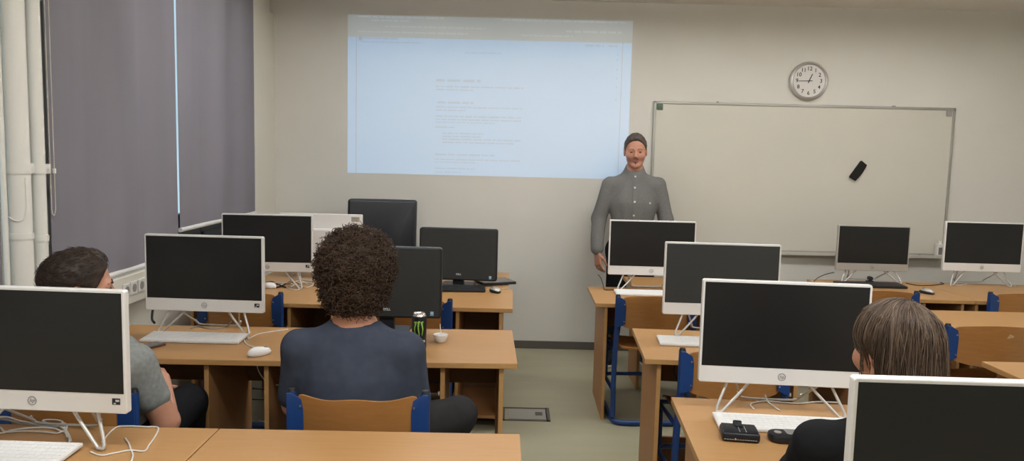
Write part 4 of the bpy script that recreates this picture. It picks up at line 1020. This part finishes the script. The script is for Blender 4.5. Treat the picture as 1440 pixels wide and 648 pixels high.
q.ell(tuple(T(0, .0845, -.0865)), (.0065, .006, .007), R_); q.cone(tuple(T(0, .088, -.080)), .0016, tuple(T(0, .0865, -.087)), .0030, .003); q.cone(tuple(T(.004, .0985, -.0525)), .0018, tuple(T(.022, .0915, -.056)), .0016, .002); q.cone(tuple(T(-.004, .0985, -.0525)), .0018, tuple(T(-.022, .0915, -.056)), .0016, .002)
q.h = .0016; obj('goatee', q.mesh('goatee'), M_hair_man, man, True)
st = bbox_tree(shirt.data)
def onshirt(x, z, tree=st):
    h_, n_, _, _ = tree.ray_cast(Vector((x, .6, z)), Vector((0, -1, 0))); return (h_, n_) if h_ is not None else (Vector((x, .13, z)), Vector((0, 1, 0)))
for x, z in ((.003, 1.485), (.006, 1.40), (.008, 1.292), (.010, 1.187), (.013, 1.085)):
    h_, n_ = onshirt(x, z); q = nb(); cyl(q, h_ - n_ * .001, h_ + n_ * .003, .0075, seg=12); obj('button', q, M_button, shirt, True, auto=40)
q = nb(); pts = [onshirt(x, z)[0] + Vector((0, .0015, 0)) for x, z in zip(np.linspace(.022, .032, 16), np.linspace(1.455, .90, 16))]; tube(q, pts, .0018, 6); 
obj('button_placket', q, M_shirt, shirt, True)
pk = nb(); G = [[pk.verts.new(onshirt(-.065 - .095 * i / 8, 1.30 - .115 * j / 8)[0] + Vector((0, .0030 if 0 < i < 8 and 0 < j < 8 else .0005, 0))) for j in range(9)] for i in range(9)]
for i in range(8):
    for j in range(8): pk.faces.new((G[i][j], G[i + 1][j], G[i + 1][j + 1], G[i][j + 1]))
po = obj('chest_pocket', pk, M_shirt, shirt, True)
h_, n_ = onshirt(-.112, 1.283); q = nb(); cyl(q, h_, h_ + n_ * .006, .0075, seg=12); obj('pocket_button', q, M_button, po, True, auto=40)

# --- the curly haired man, seen from behind
HMc = TM((0, .085, 1.185), rx=-.05, sc=1.02)
Jc = dict(neck=(0, .055, .990), chest=(0, .05, .80), pelvis=(0, 0, .60), shR=(.190, .045, .898), shL=(-.196, .045, .898), elR=(.228, .075, .665), elL=(-.240, .09, .665), wrR=(.12, .30, .675), wrL=(-.12, .31, .675),
          hpR=(.10, .02, .575), hpL=(-.10, .02, .575), knR=(.375, .325, .560), knL=(-.19, .42, .56), anR=(.185, .40, .09), anL=(-.17, .45, .09))
curly, cb, ct = figure('man with round curly brown hair and slate T-shirt, his back turned', (-.578, 2.76, 0), 0, Jc, HMc, M_skin, M_navy, M_trouser, .80, h=.0075, hb=.0065, chest=.190, waist=.176, fold=.008, slr=(.070, .066, .05), armr=(.05, .042, .03))
b = Body(.007); b.ell((0, .075, 1.213), (.136, .142, .132)); b.ell((0, .050, 1.115), (.108, .098, .100), k=.05); b.ell((0, .20, 1.13), (.070, .06, .09), k=.02, op='s')
hm = b.mesh('hair', disp=lambda p: .008 * noise.noise(p * 22) + .007 * noise.noise(p * 48)); tr = bbox_tree(hm); bm = nb(); bm.from_mesh(hm)
c0 = Vector((0, .07, 1.185)); made = 0
while made < 2900:
    d = Vector(RNG.normal(size=3)).normalized()
    if (d.y > .55 and d.z < .35) or d.z < -.86: continue
    hit, nr, _, _ = tr.ray_cast(c0 + d * .5, -d)
    if hit is None: continue
    ax = (nr * .8 + Vector(RNG.normal(size=3)) * .42 + Vector((0, 0, -.10))).normalized(); u = ax.orthogonal().normalized(); v = ax.cross(u)
    R0_ = random.uniform(.005, .0105); ln = random.uniform(.022, .043); turns = random.uniform(1.2, 2.3); ph_ = random.uniform(0, 6)
    pts = [hit - nr * .008 + ax * ln * s + (u * math.cos(ph_ + 2 * PI * turns * s) + v * math.sin(ph_ + 2 * PI * turns * s)) * R0_ * (1 - .25 * s) for s in np.linspace(0, 1, 15)]
    tube(bm, pts, lambda q: .0021 * (1 - .5 * q), 4); made += 1
obj('hair', bm, M_hair_curl, curly, True)

# --- the man in the grey T-shirt at the left
HMl = TM((.020, -.120, 1.142), rx=-.02, rz=-.60, sc=1.03)
Jl = dict(neck=(0, -.095, .955), chest=(0, -.03, .80), pelvis=(0, .03, .60), shR=(.178, -.035, .878), shL=(-.19, -.02, .88), elR=(.226, .050, .655), elL=(-.26, .06, .66), wrR=(.012, .215, .735), wrL=(-.16, .25, .66),
          hpR=(.10, .05, .575), hpL=(-.10, .05, .575), knR=(-.062, .405, .575), knL=(-.30, .40, .56), anR=(-.15, .47, .09), anL=(-.33, .45, .09))
gman, gb_, gt_ = figure('man with short dark hair and grey T-shirt, seated at the left looking right', (-1.45, 2.72, 0), -.44, Jl, HMl, M_skin, M_greytee, M_blacktrouser, .56, h=.0075, hb=.0055, chest=.178, waist=.165, fold=.005, slr=(.067, .059, .05), armr=(.053, .046, .031),
    hands=dict(R=((-.85, .45, .10), (.25, .3, 1), -1, 1.0), L=((.1, .9, -.1), (0, 0, 1), 1, .8)), foot_dir=dict(R=(-.6, .8, 0), L=(-.3, .95, 0)))
head_local_hair(HMl, .013, (.088, .078), 1.75, M_hair_dark, gman, 2200, .026, h=.0042, r=.0010, amp=.003, topgrow=.009, jit=.22, temple=False, region=lambda d: d.z > -.55 and not (d.y > .62 and d.z < .45), fc=((0, .118, .030), (.078, .060, .072)))
T = lambda *p: HMl @ Vector(p)
for s in (-1, 1):
    e_ = nb(); bmesh.ops.create_uvsphere(e_, u_segments=16, v_segments=10, radius=.0115, matrix=Matrix.Translation(T(s * .031, .0865, .0))); obj('eye', e_, M_eye, gman, True)
    q = nb(); tube(q, [T(s * .014, .099, .018), T(s * .030, .0975, .023), T(s * .048, .083, .019)], lambda u: .0034 * (1 - .5 * u), 6, smooth=4); obj('eyebrow', q, M_hair_dark, gman, True)

# --- the long haired person at the right
HMr = TM((-.004, .02, 1.158), rx=-.10, rz=.38, sc=1.0)
Jr = dict(neck=(0, -.01, .975), chest=(0, -.02, .80), pelvis=(0, 0, .60), shR=(.185, -.01, .895), shL=(-.185, 0, .900), elR=(.25, .10, .785), elL=(-.195, .10, .785), wrR=(.12, .32, .815), wrL=(.045, .335, .817),
          hpR=(.10, .02, .575), hpL=(-.10, .02, .575), knR=(.15, .42, .56), knL=(-.15, .43, .56), anR=(.14, .46, .09), anL=(-.14, .46, .09))
lman, lb2, lt_ = figure('long haired person in a black top, seated at the right behind the corner screen', (1.0, 1.93, 0), 0, Jr, HMr, M_skin, M_blacktop, M_blacktrouser, 1.0, h=.0075, hb=.006, chest=.18, waist=.168, fold=.005, slr=(.072, .058, .044), hands=dict(R=((-.4, .9, -.12), (0, .2, 1), -1, .3), L=((.4, .9, -.12), (0, .2, 1), 1, .5)))
R_ = HMr.to_3x3().normalized(); T = lambda *p: tuple(HMr @ Vector(p))
b = Body(.0055); b.ell(T(0, -.012, .034), (.088, .110, .097), R_); b.ell(T(0, -.048, -.06), (.090, .074, .12), R_, .04); b.ell(T(0, -.062, -.165), (.084, .05, .085), R_, .04)
b.ell(T(.045, .030, -.05), (.050, .05, .12), R_, .03)
b.ell(T(0, .110, -.03), (.064, .060, .110), R_, .015, 's'); b.ell(T(-.094, .034, -.045), (.034, .056, .070), R_, .012, 's')
lm = b.mesh('hair', disp=lambda p: .005 * noise.noise(Vector((p.x * 30, p.y * 30, p.z * 8)))); tr = bbox_tree(lm); bm = nb(); bm.from_mesh(lm); bl = nb()
crown = Vector((.012, -.035, .03)); made = 0; tries = 0
while made < 2100 and tries < 14000:
    tries += 1
    az = random.uniform(0, 2 * PI); u0 = random.choice((0.02, 0.02, .12, .25, .4)) + random.uniform(0, .15); u1 = u0 + random.uniform(.35, .75); dr = random.uniform(-.5, .5); wa = random.uniform(.02, .10); ph_ = random.uniform(0, 6); off = random.uniform(.000, .005); pts = []; ez = random.uniform(-.05, .012); cl = 1.3 * noise.noise(Vector((az * 2.2, u0 * 2, 3)))
    for u in np.linspace(u0, min(u1, 1.15), 18):
        a = az + (dr * .5 + cl) * (u - u0) + wa * math.sin(7 * u + ph_)
        if u < .5: pol = u / .5 * PI / 2; d = Vector((math.sin(a) * math.sin(pol), -math.cos(a) * math.sin(pol), math.cos(pol))); o = crown
        else: d = Vector((math.sin(a), -math.cos(a), 0)); o = crown + Vector((0, 0, -(u - .5) * .46))
        if o.z < -.21: break
        o_ = HMr @ o; dw = (HMr.to_3x3() @ d).normalized(); hit, nr, _, _ = tr.ray_cast(o_ + dw * .3, -dw)
        if hit is None or (hit - o_).length > .16: break
        zl = HMr.inverted() @ hit
        if zl.y > .062 and zl.z < .07: break
        if zl.x < -.06 and -.02 < zl.y and zl.z < ez: break
        pts.append(hit + nr * (off + .004 * math.sin(5 * u + ph_) * (u > .3)))
    if len(pts) < 7: continue
    tube(bl if random.random() < .22 else bm, pts, lambda q: .00115 * (1 - .6 * abs(2 * q - 1) ** 2), 4); made += 1
for k in range(6):      # loose wisps in front of the ear
    x0 = Vector((-.074 + .006 * random.random(), .015 + .035 * random.random(), .055)); p = [HMr @ (x0 + Vector((-.012 * u * random.uniform(.6, 1.2) + .008 * math.sin(6 * u + k), .012 * math.sin(4 * u + k), -.20 * u))) for u in np.linspace(0, random.uniform(.5, 1), 9)]
    tube(bm, p, .0011, 4)
ho = obj('hair', bm, M_hair_long, lman, True)
obj('hair_strands', bl, mat('hair_light_strands', (0.150, 0.100, 0.065), 0.5, 0.35), ho, True, label='lighter brown loose strands')
T = lambda *p: HMr @ Vector(p)
for s in (-1, 1):
    e_ = nb(); bmesh.ops.create_uvsphere(e_, u_segments=16, v_segments=10, radius=.0115, matrix=Matrix.Translation(T(s * .031, .0865, .0))); obj('eye', e_, M_eye, lman, True)

# ------------------------------------------------------------------ shared group phrases for repeated kinds
GROUPS = (('desk', '', 'beech computer desks in rows'), ('school_chair', '', 'blue framed plywood school chairs'), ('computer', 'white', 'white all in one computers'), ('computer', 'silver', 'white all in one computers'),
          ('computer', 'black computer', 'black all in one computers'), ('keyboard', 'white', 'white keyboards'), ('keyboard', 'black', 'black keyboards'), ('mouse', 'white', 'white mice'), ('mouse', 'black', 'black and silver mice'),
          ('cable', 'white', 'white cables on and under the desks'), ('cable', 'pale', 'white cables on and under the desks'), ('cable', 'black', 'black cables on and under the desks'), ('cable', 'grey', 'grey cables behind the stands'),
          ('heating_pipe', '', 'heating pipes on the pier'), ('roller_blind', '', 'roller blinds at the windows'), ('ceiling_lamp', '', 'ceiling lamps'))
for o in C.objects:
    if o.parent is None and o.get('label'):
        k = o.name.split('.')[0]
        for nm, key, gp in GROUPS:
            if k == nm and (key in o['label'].split(' with ')[0] if key else True): o['group'] = gp; break
